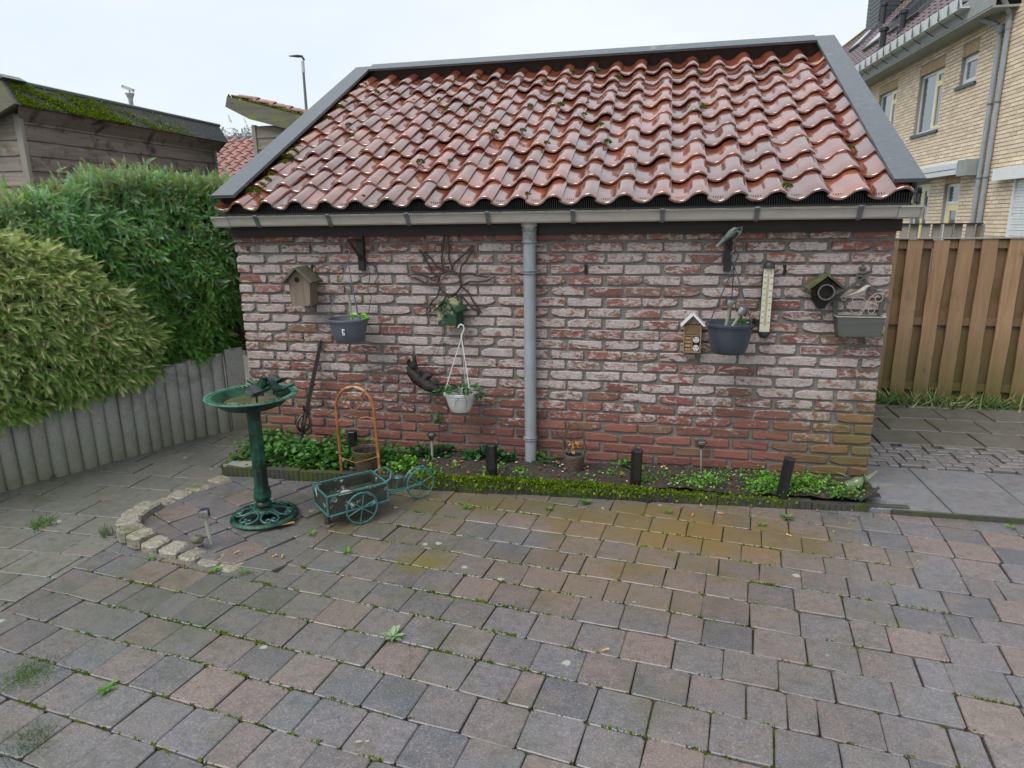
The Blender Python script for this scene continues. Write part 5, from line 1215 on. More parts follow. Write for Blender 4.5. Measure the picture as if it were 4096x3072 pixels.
wpz = thing('withered_plant', 'withered brown stems and yellow leaves in the hoop-handled basket', 'plant', (2.283, -.155, .15))
MB().tube([(2.283, -.155, .09), (2.27, -.165, .22), (2.262, -.17, .30)], .002, 5).tube([(2.283, -.155, .09), (2.30, -.16, .24), (2.31, -.165, .325)], .002, 5).tube([(2.283, -.155, .09), (2.24, -.165, .22), (2.175, -.18, .315)], .002, 5).build('stems', 'rusty wire', wpz, 40)
sprig('leaves', 2.283, -.165, .235, 9, .034, .025, rows((.36, .18, .03), (.45, .28, .06)), '', wpz, -.3, .6); sprig('leaves', 2.27, -.17, .168, 4, .045, .01, rows((.40, .20, .03), (.48, .28, .06)), '', wpz, .1, .8); sprig('leaves', 2.285, -.17, .325, 2, .04, .008, rows((.42, .20, .03), (.45, .25, .06)), '', wpz, .1, .6)

# black bollard lights
for (x, y, h, lean, lab) in ((.842, -.20, .205, (0, 0), 'short black bollard light behind the mossy wicker basket'), (1.812, -.355, .225, (.0, .005), 'black bollard light left of the grey downpipe'), (2.662, -.31, .225, (0, .015), 'upright black bollard light between the hoop basket and a solar light'), (3.462, -.315, .23, (0, .13), 'tilted black bollard light leaning toward the shed corner')):
    t = thing('bollard_light', lab, 'bollard light', (x, y, .045), 0, 'black bollard lights in the bed', local=True); t.rotation_euler = (lean[0], lean[1], R(12))
    r_ = .033
    MB().lathe([(r_, 0), (r_, h-.012)], (0, 0, 0), 6).build('post', 'black gloss', t, 20); MB().lathe([(r_*1.06, h-.0118), (r_*1.06, h-.003), (r_*.96, h)], (0, 0, 0), 6).build('cap', 'black metal', t, 20)

# green cast birdbath
bb = thing('birdbath', 'green cast-metal birdbath with scalloped bowl and pierced round foot', 'birdbath', (.714, -1.035, .024)); cx, cy = .714, -1.035; z0 = .026
ft = MB(); 
ft.lathe([(.150, z0), (.172, z0), (.176, z0+.006), (.170, z0+.016), (.158, z0+.020), (.149, z0+.014)], (cx, cy, 0), 48, ring=True)
ft.v += [ft.v[i] for i in range(0)]
foot = ft.build('foot_ring', 'verdigris', bb, 50)
for k in range(6):
    a0 = k*math.pi/3+.3
    def pol(r_, a, z): return (cx+r_*math.cos(a), cy+r_*math.sin(a), z)
    for sg in (-1, 1):
        pts = [pol(.048, a0+sg*.15, z0+.040), pol(.075, a0+sg*.42, z0+.034), pol(.105, a0+sg*.44, z0+.026), pol(.135, a0+sg*.30, z0+.020), pol(.148, a0+sg*.12, z0+.017), pol(.138, a0+sg*.035, z0+.02), pol(.120, a0+sg*.05, z0+.023), pol(.112, a0+sg*.13, z0+.025), pol(.120, a0+sg*.19, z0+.024), pol(.128, a0+sg*.15, z0+.023)]
        MB().tube(pts, [.007]*6+[.006, .005, .005, .004], 7).build('scroll', 'verdigris dark', foot, 50)
MB().lathe([(.15, z0-.004), (.15, z0+.003)], (cx, cy, 0), 32).build('foot_plate', 'black metal', foot, 20)
MB().lathe([(.052, z0+.022), (.058, z0+.032), (.054, z0+.042), (.040, z0+.048), (.038, z0+.058), (.043, z0+.064), (.043, z0+.078), (.036, z0+.084), (.031, z0+.09), (.038, z0+.098), (.046, z0+.112), (.047, z0+.128), (.041, z0+.148), (.044, z0+.160), (.036, z0+.163)], (cx, cy, 0), 28, fn=lambda i, a: 1+.04*math.cos(a*6)*(i > 9)).build('bulb', 'verdigris', bb, 50)
MB().lathe([(.037, z0+.16), (.034, .57), (.036, .610), (.050, .616), (.054, .630), (.03, .632)], (cx, cy, 0), 8).build('column', 'verdigris', bb, 20)
zb = .640
bowl = MB().lathe([(.045, zb-.012), (.10, zb-.008), (.152, zb+.010), (.190, zb+.044), (.219, zb+.055), (.228, zb+.060), (.226, zb+.067), (.216, zb+.066), (.185, zb+.060), (.170, zb+.045), (.11, zb+.024), (.001, zb+.018)], (cx, cy, 0), 72).build('bowl', 'bowl green', bb, 50)
MB().lathe([(.2205, zb+.0672), (.2285, zb+.0682), (.2305, zb+.064), (.2288, zb+.0602)], (cx, cy, 0), 72, ring=True).build('rim_edge', 'verdigris pale', bowl, 50)
for k in range(56):
    a = k*2*math.pi/56; p0 = (cx+.194*math.cos(a), cy+.194*math.sin(a), zb+.0630); p1 = (cx+.219*math.cos(a+.055), cy+.219*math.sin(a+.055), zb+.0675)
    MB().tube([p0, p1], [.0042, .0055], 5, flat=.6).build('gadroon', 'verdigris pale', bowl, 50)
MB().lathe([(.135, zb+.0335), (.001, zb+.0336)], (cx, cy, 0), 40).build('water', 'bath water', bowl, 40)
MB().ball((cx-.02, cy-.13, zb+.045), .028, 8, 5, (1.3, .8, .45)).build('pebble', 'stone', bowl, 40)
def fig_bird(c, h, s_, mat, nm, tail=.10):
    d = Vector((math.cos(h), math.sin(h), 0)); c = Vector(c); u = Vector((0, 0, 1))
    m = MB().tube([c-d*.105*s_+u*.045*s_, c-d*.07*s_+u*.030*s_, c-d*.045*s_+u*.018*s_, c-d*.015*s_+u*.020*s_, c+d*.012*s_+u*.038*s_, c+d*.020*s_+u*.062*s_, c+d*.026*s_+u*.074*s_, c+d*.038*s_+u*.078*s_, c+d*.052*s_+u*.078*s_], [.013*s_, .010*s_, .015*s_, .026*s_, .028*s_, .019*s_, .017*s_, .010*s_, .001], 10)
    m.tube([c+u*.015*s_, c-u*.030*s_], [.008*s_, .006*s_], 6); return m.build(nm, mat, bb, 60)
fig_bird((cx+.055, cy+.015, zb+.085), R(-20), .95, 'verdigris', 'bird')
fig_bird((cx+.125, cy+.03, zb+.075), R(205), .85, 'verdigris', 'bird')
def butterfly(c, h, s_, nm='butterfly'):
    d = Vector((math.cos(h), math.sin(h), 0)); sd_ = Vector((-math.sin(h), math.cos(h), 0)); c = Vector(c); u = Vector((0, 0, 1))
    m = MB().tube([c-d*.03*s_, c, c+d*.03*s_], [.004, .008*s_, .004], 8).tube([c, c-u*.05*s_], .006*s_, 6)
    for sg in (-1, 1):
        w = (sd_*sg*.8+u*.55).normalized()
        for (a, L, wd) in ((.55, .080, .034), (-.6, .056, .026)):
            q = (w*math.cos(a)+d*math.sin(a)).normalized(); m.tube([c, c+q*L*s_*.35, c+q*L*s_*.7, c+q*L*s_*.95, c+q*L*s_*1.05], [.004, wd*.6*s_, wd*s_, wd*.85*s_, wd*.4*s_], 10, flat=.12, up=tuple(d.cross(w)))
    return m.build(nm, 'dark bronze', bb, 60)
butterfly((cx+.075, cy+.085, zb+.095), R(60), 1.0); butterfly((cx+.105, cy-.115, zb+.092), R(70), .95)

# tricycle planter cart
ct = thing('tricycle_planter', 'small teal metal tricycle planter with weathered wooden box', 'planter', (1.121, -1.085, .004), R(46.4), local=True)
bx_ = MB().box(0, 0, .075, .325, .004, .175).box(0, .206, .075, .325, .21, .175).box(0, .004, .075, .006, .206, .175).box(.319, .004, .075, .325, .206, .175).box(.006, .004, .075, .319, .206, .081).build('box', 'cart board', ct, 0)
MB().box(.008, .006, .12, .317, .204, .126).build('box_filling', 'cart board', bx_, 0)
fr = MB()
for z in (.078, .186):
    for a, b in (((-.004, -.004), (.329, -.004)), ((.329, -.004), (.329, .214)), ((.329, .214), (-.004, .214)), ((-.004, .214), (-.004, -.004))): fr.tube([(*a, z), (*b, z)], .0055, 6)
for x, y in ((-.004, -.004), (.329, -.004), (.329, .214), (-.004, .214)): fr.tube([(x, y, .078), (x, y, .186)], .0055, 6)
fr.tube([(-.0, -.012, .077), (.33, -.012, .088)], .0036, 6); fr.tube([(.17, -.03, .078), (.17, .24, .078)], .004, 6); fr.build('frame', 'teal paint', ct, 50)
def wheel(c, r_, ax_):
    c = Vector(c); t = ax_
    def pt(a, q=r_): return (c.x+q*math.cos(a), c.y, c.z+q*math.sin(a))
    w_ = MB().tube([pt(a) for a in np.linspace(0, 6.283, 32, endpoint=False)], .0052, 6, True).build('wheel', 'teal paint', t, 60)
    MB().tube([(c.x, c.y-.008, c.z), (c.x, c.y+.008, c.z)], .009, 10).build('hub', 'teal paint', w_, 40)
    for k in range(6): MB().tube([pt(k*math.pi/3+.35, .006), pt(k*math.pi/3+.35)], .0033, 5).build('spoke', 'teal paint', w_, 40)
wheel((.170, -.030, .090), .085, ct); wheel((.170, .240, .090), .085, ct); wheel((.575, .095, .090), .085, ct)
fm = MB().tube([(.329, .09, .085), (.44, .092, .078), (.575, .088, .090)], .005, 6).tube([(.329, .12, .085), (.44, .112, .078), (.575, .104, .090)], .005, 6).tube([(.42, .105, .070), (.44, .105, .145)], .0036, 6).tube([(.345, .105, .09), (.352, .105, .14), (.36, .105, .15)], .004, 6).tube([(.352, .105, .075), (.38, .105, .04), (.375, .105, .03)], .003, 6)
fm.build('drive_frame', 'teal paint', ct, 50)
MB().tube([(.575-.094*math.cos(a), .118, .090+.094*math.sin(a)) for a in np.linspace(.25, 3.3, 16)], .0045, 6).build('mudguard', 'teal paint', ct, 50)
MB().lathe([(.001, .150), (.022, .152), (.024, .156), (.016, .163), (.001, .164)], (.442, .105, 0), 14).build('saddle', 'teal paint', ct, 50)
MB().tube([(.329, .02, .178), (.36, .02, .195), (.385, .06, .215), (.385, .15, .215), (.36, .19, .195), (.329, .19, .180)], .0052, 6).build('handlebar', 'teal paint', ct, 50)
MB().tube([(.02, .10, .072), (.02, .10, .0)], .018, 8).build('support', 'edging', ct, 40)

# plastic flower, broken tube and long leaf at the bed's right end
pf = thing('plastic_bottle', 'crumpled translucent green plastic bottle piece among the weeds', 'bottle', (3.87, -.20, .07))
MB().lathe([(.030, -.055), (.033, -.03), (.026, -.012), (.031, .004), (.033, .02), (.026, .035), (.020, .05), (.030, .06), (.030, .064)], (3.865, -.20, .108), 16, (.85, .25, .35)).build('bottle_body', 'bottle plastic', pf, 40)
MB().tube([(3.905, -.19, .125), (3.94, -.18, .15), (3.985, -.165, .180)], [.008, .016, .003], 8, flat=.25).tube([(3.84, -.20, .125), (3.80, -.205, .16), (3.75, -.21, .175)], [.006, .022, .003], 8, flat=.2).build('split_strip', 'bottle plastic', pf, 50)
MB().tube([(3.905+.0*math.cos(a), -.19+.032*math.cos(a), .125+.032*math.sin(a)) for a in np.linspace(0, 6.28, 16, endpoint=False)], .004, 6, True).build('neck_ring', 'black metal', pf, 50)
one('black_tube', MB().tube([(3.845, -.375, .078), (3.965, -.265, .115)], .0085, 10), 'black gloss', 'short black plastic tube lying on the border corner', 'tube', (3.9, -.32, .078))

# ================================================================== board fence on the right
fn = thing('board_fence', 'brown and green hit-and-miss board fence beside the shed', 'fence', (5.5, 2.1, .04))
FV = {}
pcf = Pieces('board', 'fence front', fn, 300); pcb = Pieces('back_board', 'fence back', fn, 300)
def board(w_, h_, d_=.016, seed=0):
    r_ = random.Random(seed); n = 6; v = []
    for j in range(n):
        z = h_*j/(n-1); dx = (r_.random()-.5)*.008; dy = (r_.random()-.5)*.004
        v += [(-w_/2+dx, -d_+dy, z), (w_/2+dx+(r_.random()-.5)*.004, -d_+dy, z), (w_/2+dx, dy, z), (-w_/2+dx, dy, z)]
    f = [(0, 3, 2, 1), tuple(range((n-1)*4, n*4))]
    for j in range(n-1):
        for k in range(4): f.append((j*4+k, j*4+(k+1) % 4, j*4+4+(k+1) % 4, j*4+4+k))
    return v, f
FB = {k: board(.112, 1.325, .016, k) for k in range(8)}
for k in range(-3, 18):
    x = 4.785+k*.182; key = k % 8
    pcf.add(key, *FB[key], Matrix.Translation((x, 2.085, .045+random.uniform(-.006, .006)))@Euler((0, random.uniform(-.006, .006), 0)).to_matrix().to_4x4())
    pcb.add(key, *FB[key], Matrix.Translation((x+.091, 2.128, .05+random.uniform(-.006, .006)))@Euler((0, random.uniform(-.006, .006), 0)).to_matrix().to_4x4())
pcf.finish(); pcb.finish()
for z in (.12, .675, 1.30): MB().box(4.2, 2.0865, z, 8.0, 2.110, z+.062).build('rail', 'fence back', fn, 0)
MB().box(4.2, 2.06, 1.3755, 8.0, 2.14, 1.385).build('cap_strip', 'grey fence', fn, 0)

f2 = thing('board_fence', 'taller weathered grey board fence end behind the brown fence', 'fence', (5.7, 5.0, 0))
for k in range(13):
    x = 5.0+k*.118; MB().box(x, 4.985 if k % 2 else 5.01, .0, x+.085, 5.0 if k % 2 else 5.025, 1.46).build('board', 'grey fence', f2, 0)
MB().box(6.415, 4.98, 0, 6.44, 5.03, 1.45).build('end_post', 'fence back', f2, 0); MB().box(4.9, 4.96, 1.4605, 6.46, 5.05, 1.474).build('cap_strip', 'black board', f2, 0)

P = []; 
for k in range(1700): P.append((rng.uniform(4.15, 7), rng.normal()*.06+1.96, .03))
P = np.array(P); n = len(P)
pts = [scatter(BLADE_V*np.array([1.3, 1, 1]), BLADE_F, P, np.stack([rng.normal(size=n)*.8, rng.normal(size=n)*.6-.3, np.ones(n)*.7], 1), rng.uniform(0, 6.28, n), rng.uniform(.05, .18, n), np.where(rng.random((n, 1)) < .35, rows((.30, .27, .12), (.42, .38, .2))(n), rows((.06, .13, .03), (.16, .26, .07))(n)))]
o = leaf_obj('grass_strip', pts, 'leaf', None, (5.5, 2, .03)); tag(o, 'ragged grass and weeds along the foot of the brown fence', 'grass', kind='stuff')
tag(MB().box(4.02, 1.88, -.05, 7.5, 2.2, .035).build('verge_soil', 'soil', None, 0), kind='structure')

# ================================================================== yellow brick house, far right
HA = .0559; hs = thing('brick_house', 'yellow brick terraced house with plum tiled roof and roof windows', 'house', (8.7436, 11.8553, 0), HA, local=True)
HM = Matrix.Translation((8.7436, 11.8553, 0))@Euler((0, 0, HA)).to_matrix().to_4x4()
# openings on the facade: s0, s1, z0, z1
OP = [(1.28, 2.53, 3.42, 4.72), (3.80, 5.05, 3.42, 4.74), (-.13, .55, 4.14, 4.70), (-.13, .55, .1, 2.22), (1.25, 2.10, .1, 2.28), (-4.2, -2.10, .1, 2.2), (7.2, 8.4, 3.42, 4.72)]
SA_, SB_ = -5.0, 12.0; ZT = 5.17
cutS = sorted({SA_, SB_, -1.38}|{v for o_ in OP for v in o_[:2]}); cutZ = sorted({0, ZT, 6.6}|{v for o_ in OP for v in o_[2:]})
fc = MB()
for i in range(len(cutS)-1):
    for j in range(len(cutZ)-1):
        sc, zc = (cutS[i]+cutS[i+1])/2, (cutZ[j]+cutZ[j+1])/2
        if zc > ZT and sc > -1.38: continue
        if any(a < sc < b and c < zc < d for a, b, c, d in OP): continue
        fc.add([(.012, cutS[i], cutZ[j]), (.012, cutS[i+1], cutZ[j]), (.012, cutS[i+1], cutZ[j+1]), (.012, cutS[i], cutZ[j+1])], [(0, 3, 2, 1)])
for a, b, c, d in OP:                               # reveals
    fc.add([(.012, a, c), (.012, a, d), (.14, a, d), (.14, a, c)], [(0, 1, 2, 3)]).add([(.012, b, c), (.012, b, d), (.14, b, d), (.14, b, c)], [(3, 2, 1, 0)]).add([(.012, a, d), (.012, b, d), (.14, b, d), (.14, a, d)], [(0, 1, 2, 3)])
fc.box(.6, SA_, 0, 5.6, SB_, 5.1); hw = fc.build('wall', 'yellow mortar', hs, 0)
HC, HB = .0725, .222
def ybrick(l): return MB().box(0, 0, 0, .02, l, .060)
YB = {}
pc = Pieces('brick', 'yellow brick', hw, 300); pc2 = Pieces('lintel_brick', 'ochre brick', hw, 300)
ORIG[hw.name] = (0, 0, 0)
class LocalPieces(Pieces):
    pass
def finish_local(pc):
    """Pieces given in the house's own frame."""
    order = []
    for it in pc.items: p = np.array(HM@it[3]@Vector((0, .1, .03))); order.append((0 if in_view(p, 0) else 1, np.linalg.norm(p-CAM)))
    idx = sorted(range(len(pc.items)), key=lambda i: order[i]); shown = [i for i in idx if order[i][0] == 0][:pc.limit]; rest = set(idx)-set(shown)
    for i in shown:
        key, v, f, m = pc.items[i]
        if key not in pc.me: pc.me[key] = raw_mesh(pc.name, v, f, pc.mat, [random.random()]*len(v), smooth=pc.sm)
        o = bpy.data.objects.new(pc.name, pc.me[key]); COL.objects.link(o); o.parent = pc.parent; o.matrix_local = m
    if rest:
        V, F, Q = [], [], []
        for i in sorted(rest):
            key, v, f, m = pc.items[i]; n = len(V); q = random.random(); V.extend([tuple(m@Vector(p)) for p in v]); F.extend([tuple(j+n for j in g_) for g_ in f]); Q.extend([q]*len(v))
        o = bpy.data.objects.new(pc.name, raw_mesh(pc.name+'_rest', V, F, pc.mat, Q, smooth=pc.sm)); COL.objects.link(o); o.parent = pc.parent; o['kind'] = 'stuff'
r = 0; z = .9
while z < 6.5:
    hi = -1.40 if z+.06 > ZT else SB_-2
    s_ = SA_+(HB/2 if r % 2 else 0)
    while s_ < hi-.05:
        segs = [(s_, min(s_+HB-.012, hi))]
        for a, b, c, d in OP:
            lint = d+.21 if d < 5 and d > 2.3 or d == 2.22 else d
            if z+.06 > c and z < lint:
                ns = []
                for p, q in segs:
                    if q <= a or p >= b: ns.append((p, q))
                    else:
                        if p < a-.03: ns.append((p, a))
                        if q > b+.03: ns.append((b, q))
                segs = ns
        for p, q in segs:
            l = round(q-p, 2)
            if l < .03: continue
            if l not in YB: t_ = ybrick(l); YB[l] = (t_.v, t_.f)
            pc.add(l, *YB[l], Matrix.Translation((-.008+random.uniform(-.003, .003), p, z)))
        s_ += HB
    z += HC; r += 1
finish_local(pc)
lb_ = MB().box(0, 0, 0, .02, .050, .195)
for a, b, c, d in OP[:5]+OP[6:]:
    if d == 2.28: continue
    k = 0
    while a+k*.0615 < b-.03: pc2.add('l', lb_.v, lb_.f, Matrix.Translation((-.008, a+k*.0615, d+.007))); k += 1
finish_local(pc2)
# windows and doors
def frame_(a, b, c, d, t, x=.07, dep=.05): return MB().box(x, a, c, x+dep, a+t, d).box(x, b-t, c, x+dep, b, d).box(x, a+t, c, x+dep, b-t, c+t).box(x, a+t, d-t, x+dep, b-t, d)
def casement(a, b, c, d, cream=False, par=None):
    m = frame_(a, b, c, d, .06, .062).build('casement', 'cream paint' if cream else 'white paint', par, 0); MB().box(.085, a+.06, c+.06, .090, b-.06, d-.06).build('pane', 'glass', m, 0)
for (a, b, c, d) in (OP[0], OP[1], OP[6]):
    w_ = frame_(a, b, c, d, .055).build('window', 'white paint', hs, 0); ms = a+(b-a)*.40
    MB().box(.066, ms-.03, c+.055, .118, ms+.03, d-.055).build('mullion', 'white paint', w_, 0)
    casement(a+.055, ms-.03, c+.055, d-.30, True, w_); casement(a+.055, ms-.03, d-.30, d-.055, True, w_)
    MB().box(.09, ms+.03, c+.055, .095, b-.055, d-.055).build('pane', 'glass', w_, 0)
    MB().box(-.05, a-.06, c-.06, .07, b+.06, c-.002).build('sill', 'slate', w_, 0)
a, b, c, d = OP[2]; w_ = frame_(a, b, c, d, .055).build('window', 'white paint', hs, 0); casement(a+.055, b-.055, c+.055, d-.055, False, w_); MB().box(-.05, a-.06, c-.06, .07, b+.06, c-.002).build('sill', 'slate', w_, 0)
a, b, c, d = OP[3]; w_ = frame_(a, b, c, d, .06).build('door', 'white paint', hs, 0); MB().box(.068, a+.06, 1.80, .118, b-.06, 1.86).build('transom', 'white paint', w_, 0); MB().box(.09, a+.06, 1.86, .095, b-.06, d-.06).build('pane', 'glass', w_, 0)
frame_(a+.06, b-.06, c+.06, 1.80, .13, .075).build('door_leaf', 'cream paint', w_, 0); MB().box(.095, a+.19, .3, .10, b-.19, 1.67).build('pane', 'glass', w_, 0)
a, b, c, d = OP[4]; w_ = frame_(a, b, c, d, .06).build('door', 'white paint', hs, 0); frame_(a+.06, a+.50, c+.06, d-.06, .10, .075).build('door_leaf', 'cream paint', w_, 0); MB().box(.095, a+.16, .3, .10, a+.40, d-.16).build('pane', 'glass', w_, 0); MB().box(.09, a+.5, c+.06, .095, b-.06, d-.06).build('pane', 'glass', w_, 0)
sh = MB().box(-.16, -4.25, 2.17, .0, -1.62, 2.38).build('shutter_box', 'white paint', hs, 0)
for k in range(42): MB().box(.01+.006*(k % 2), -4.15, .15+k*.048, .03, -2.13, .15+k*.048+.044).build('shutter_slat', 'white paint', sh, 0)
MB().box(-.02, -2.13, .1, .05, -2.085, 2.17).build('shutter_guide', 'white paint', sh, 0)
# awning cassette, lamp, downpipes, gutter
aw = MB().prism([(-.30, 2.36), (-.02, 2.40), (-.02, 2.62), (-.12, 2.66), (-.30, 2.58)], -.52, 4.4, lambda u, v, d: (u, d, v)).build('awning_cassette', 'aluminium', hs, 0)
MB().box(-.29, -.88, 2.32, -.005, -.53, 2.62).build('awning_bracket', 'soffit', aw, 0); MB().box(-.303, -.5, 2.46, -.299, 4.38, 2.475).build('slot', 'print', aw, 0)
lp = MB().box(-.02, 1.30, 1.78, -.0, 1.36, 2.0).tube([(-.01, 1.33, 1.82), (-.10, 1.36, 1.78), (-.16, 1.43, 1.80), (-.17, 1.43, 1.86)], .018, 8).build('wall_lamp', 'black metal', hs, 40)
MB().lathe([(.03, 1.85), (.055, 1.87), (.085, 2.08), (.115, 2.085), (.05, 2.14), (.02, 2.17), (.01, 2.21), (.001, 2.22)], (-.17, 1.43, 0), 6).build('lantern', 'black metal', lp, 20)
for k in range(6): an = k*1.047+.5; MB().add([(-.17+.056*math.cos(an-.35), 1.43+.056*math.sin(an-.35), 1.885), (-.17+.056*math.cos(an+.35), 1.43+.056*math.sin(an+.35), 1.885), (-.17+.080*math.cos(an+.35), 1.43+.080*math.sin(an+.35), 2.07), (-.17+.080*math.cos(an-.35), 1.43+.080*math.sin(an-.35), 2.07)], [(0, 1, 2, 3)]).build('lamp_pane', 'glass', lp, 0)
for s_, top, pth in ((-.95, 5.25, [(-.40, -.50, 5.42), (-.38, -.52, 5.22), (-.10, -.85, 4.98), (-.06, -.93, 4.85)]), (-1.20, 5.3, [(-.40, -1.45, 5.55), (-.30, -1.35, 5.30), (-.08, -1.22, 5.05), (-.06, -1.20, 4.95)])):
    p_ = MB().tube(pth+[(-.06, s_, 4.6), (-.06, s_, 0)], .045, 14).build('downpipe', 'zinc', hs, 50)
    for z in (3.57, 2.24): MB().lathe([(.052, z), (.052, z+.03)], (-.06, s_, 0), 14).box(-.06, s_-.02, z+.005, .0, s_+.02, z+.02).build('pipe_clip', 'zinc grey', p_, 30)
    MB().lathe([(.050, 4.80), (.054, 4.82), (.054, 4.92), (.050, 4.94)], (-.06, s_, 0), 14).build('socket', 'zinc', p_, 30)
MB().box(-.44, -1.37, 5.13, .0, 12, 5.168).build('soffit', 'soffit', hs, 0)
gh = MB().prism([(-.46, 5.36), (-.62, 5.36), (-.66, 5.55), (-.645, 5.56), (-.60, 5.38), (-.46, 5.38)], -.55, 12, lambda u, v, d: (u, d, v)).build('gutter', 'white paint', hs, 0)
for k in range(31): MB().box(-.668, -.52+k*.41, 5.352, -.663+.03, -.513+k*.41, 5.56).build('gutter_joint', 'zinc grey', gh, 0)
MB().box(-.45, -1.37, 5.168, -.40, 12, 5.50).build('fascia', 'soffit', hs, 0)
for k in range(16): MB().bar((-.42, -.3+k*.62, 5.20), (-.62, -.3+k*.62, 5.33), .02, .012).build('gutter_hook', 'rusty wire', gh, 0)
PH = R(46); CPH, SPH = math.cos(PH), math.sin(PH); LR = 4.75
def hrp(s_, u, h=0): return Vector((-.40+u*CPH-h*SPH, s_, 5.50+u*SPH+h*CPH))
HRM = Matrix(((0, CPH, -SPH, -.40), (1, 0, 0, 0), (0, SPH, CPH, 5.5), (0, 0, 0, 1)))
hr = MB().add([hrp(s_, u, h) for h in (-.12, -.03) for s_, u in ((-1.37, 0), (22, 0), (22, LR), (-1.37, LR))], [(0, 3, 2, 1), (4, 5, 6, 7), (0, 1, 5, 4), (1, 2, 6, 5), (2, 3, 7, 6), (3, 0, 4, 7)]).add([hrp(-1.37, LR, -.03), hrp(22, LR, -.03), (7, 22, 5.4), (7, -1.37, 5.4)], [(0, 1, 2, 3)]).build('roof', 'lead', hs, 0)
HT = tile_piece(.30, .37, 3, 8, 2, .9)
pc = Pieces('roof_tile', 'plum tile', hr, 300, True); pcl = Pieces('ridge_tile', 'lichen tile', hr, 300, True)
for rr2 in range(15):
    for k in range(78): (pcl if rr2 >= 13 else pc).add('t', *HT, HRM@Matrix.Translation((-1.36+k*.298, rr2*.317, 0)))
finish_local(pc); finish_local(pcl)
MB().tube([hrp(-.5, LR+.02, .02), hrp(22, LR+.02, .02)], .11, 8).build('ridge_cap', 'lichen tile', hr, 40)
for s0, s1, u0, u1 in ((11.8, 12.9, 2.7, 3.8), (7.0, 8.3, 1.35, 3.5), (4.3, 6.3, 1.35, 3.4)):
    m = MB()
    def bx3(sa, sb, ua, ub, ha, hb, mm): mm.add([hrp(s_, u, h) for h in (ha, hb) for s_, u in ((sa, ua), (sb, ua), (sb, ub), (sa, ub))], [(0, 3, 2, 1), (4, 5, 6, 7), (0, 1, 5, 4), (1, 2, 6, 5), (2, 3, 7, 6), (3, 0, 4, 7)])
    bx3(s0, s1, u0, u1, .0, .16, m); w_ = m.build('roof_window', 'lead', hr, 0); m = MB(); bx3(s0+.06, s1-.06, u0+.08, u1-.06, .161, .172, m); m.build('pane', 'roof glass', w_, 0)
for s_, x_, zt, w3 in ((12.6, 2.35, 10.05, .5), (14.2, 2.75, 9.75, .45)):
    m = MB().box(x_-.3, s_-w3, 7.4, x_+.35, s_+w3, zt).build('chimney', 'slate', hr, 0)
    for k in range(18): MB().box(x_-.312, s_-w3-.012, zt-.14*(k+1)+.008, x_+.362, s_+w3+.012, zt-.14*k-.016).build('slate_course', 'slate', m, 0)
    MB().lathe([(.16, zt), (.16, zt+.25), (.24, zt+.27), (.24, zt+.33), (.14, zt+.36), (.2, zt+.42), (.2, zt+.5)], (x_, s_, 0), 12).build('cowl', 'black metal', m, 30)
for s_, u, h_ in ((4.95, .42, .62), (4.75, .95, .58), (11.2, 3.3, .8)):
    q = hrp(s_, u); MB().lathe([(.12, -.15), (.12, .08), (.08, .12), (.08, h_-.12), (.12, h_-.11), (.12, h_-.03), (.09, h_)], q, 12).build('roof_vent', 'black metal', hr, 30)
for s_, u in ((5.4, 1.42), (12.4, 3.45)): q = hrp(s_, u, .05); MB().ball(q, .16, 10, 6, (1, 1, .7)).build('clay_hood', 'orange clay', hr, 40)

# ================================================================== sheds and roofs on the left
ls = thing('plank_shed', 'weathered grey plank shed with mossy roof edge behind the hedge', 'shed', (-3.44, 3.2, 0)); XW = -3.44; YA, YB_ = 1.78, 4.78
MB().box(-6.0, YA+.03, 0, XW-.03, YB_, 2.66).build('core', 'black board', ls, 0)
for k in range(18):
    z = .06+k*.147
    MB().add([(XW+.004, YA+.02, z), (XW-.012, YA+.02, z+.155), (XW-.03, YA+.02, z+.155), (XW-.03, YA+.02, z), (XW+.004, YB_, z), (XW-.012, YB_, z+.155), (XW-.03, YB_, z+.155), (XW-.03, YB_, z)], [(0, 1, 2, 3), (7, 6, 5, 4), (0, 4, 5, 1), (1, 5, 6, 2), (2, 6, 7, 3), (3, 7, 4, 0)]).build('plank', 'shed plank', ls, 0)
    MB().add([(-6, YA-.004, z), (-6, YA+.012, z+.155), (-6, YA+.03, z+.155), (-6, YA+.03, z), (XW-.05, YA-.004, z), (XW-.05, YA+.012, z+.155), (XW-.05, YA+.03, z+.155), (XW-.05, YA+.03, z)], [(0, 1, 2, 3), (7, 6, 5, 4), (0, 4, 5, 1), (1, 5, 6, 2), (2, 6, 7, 3), (3, 7, 4, 0)]).build('plank', 'shed plank y', ls, 0)
MB().box(XW-.05, YA-.02, 0, XW+.02, YA+.02, 2.64).build('corner_post', 'grey fence', ls, 0)
MB().box(XW-.03, YB_, 0, XW+.012, YB_+.03, 2.62).build('corner_post', 'grey fence', ls, 0)
MB().add([(XW-.005, YA, 2.575), (XW-.005, YB_+.1, 2.575), (-3.33, YB_+.14, 2.70), (-3.33, YA-.08, 2.70), (XW-.02, YA, 2.59), (XW-.02, YB_+.1, 2.59), (-3.345, YB_+.14, 2.715), (-3.345, YA-.08, 2.715)], [(0, 1, 2, 3), (7, 6, 5, 4), (0, 4, 5, 1), (2, 6, 7, 3), (0, 3, 7, 4), (1, 5, 6, 2)]).build('soffit_board', 'shed plank', ls, 0)
rf = MB().prism([(-3.30, 2.705), (-3.43, 2.93), (-3.50, 2.945), (-6.2, 2.0), (-6.2, 1.9), (-3.36, 2.70)], YA-.10, YB_+.16, lambda u, v, d: (u, d, v)).build('roof', 'felt', ls, 0)
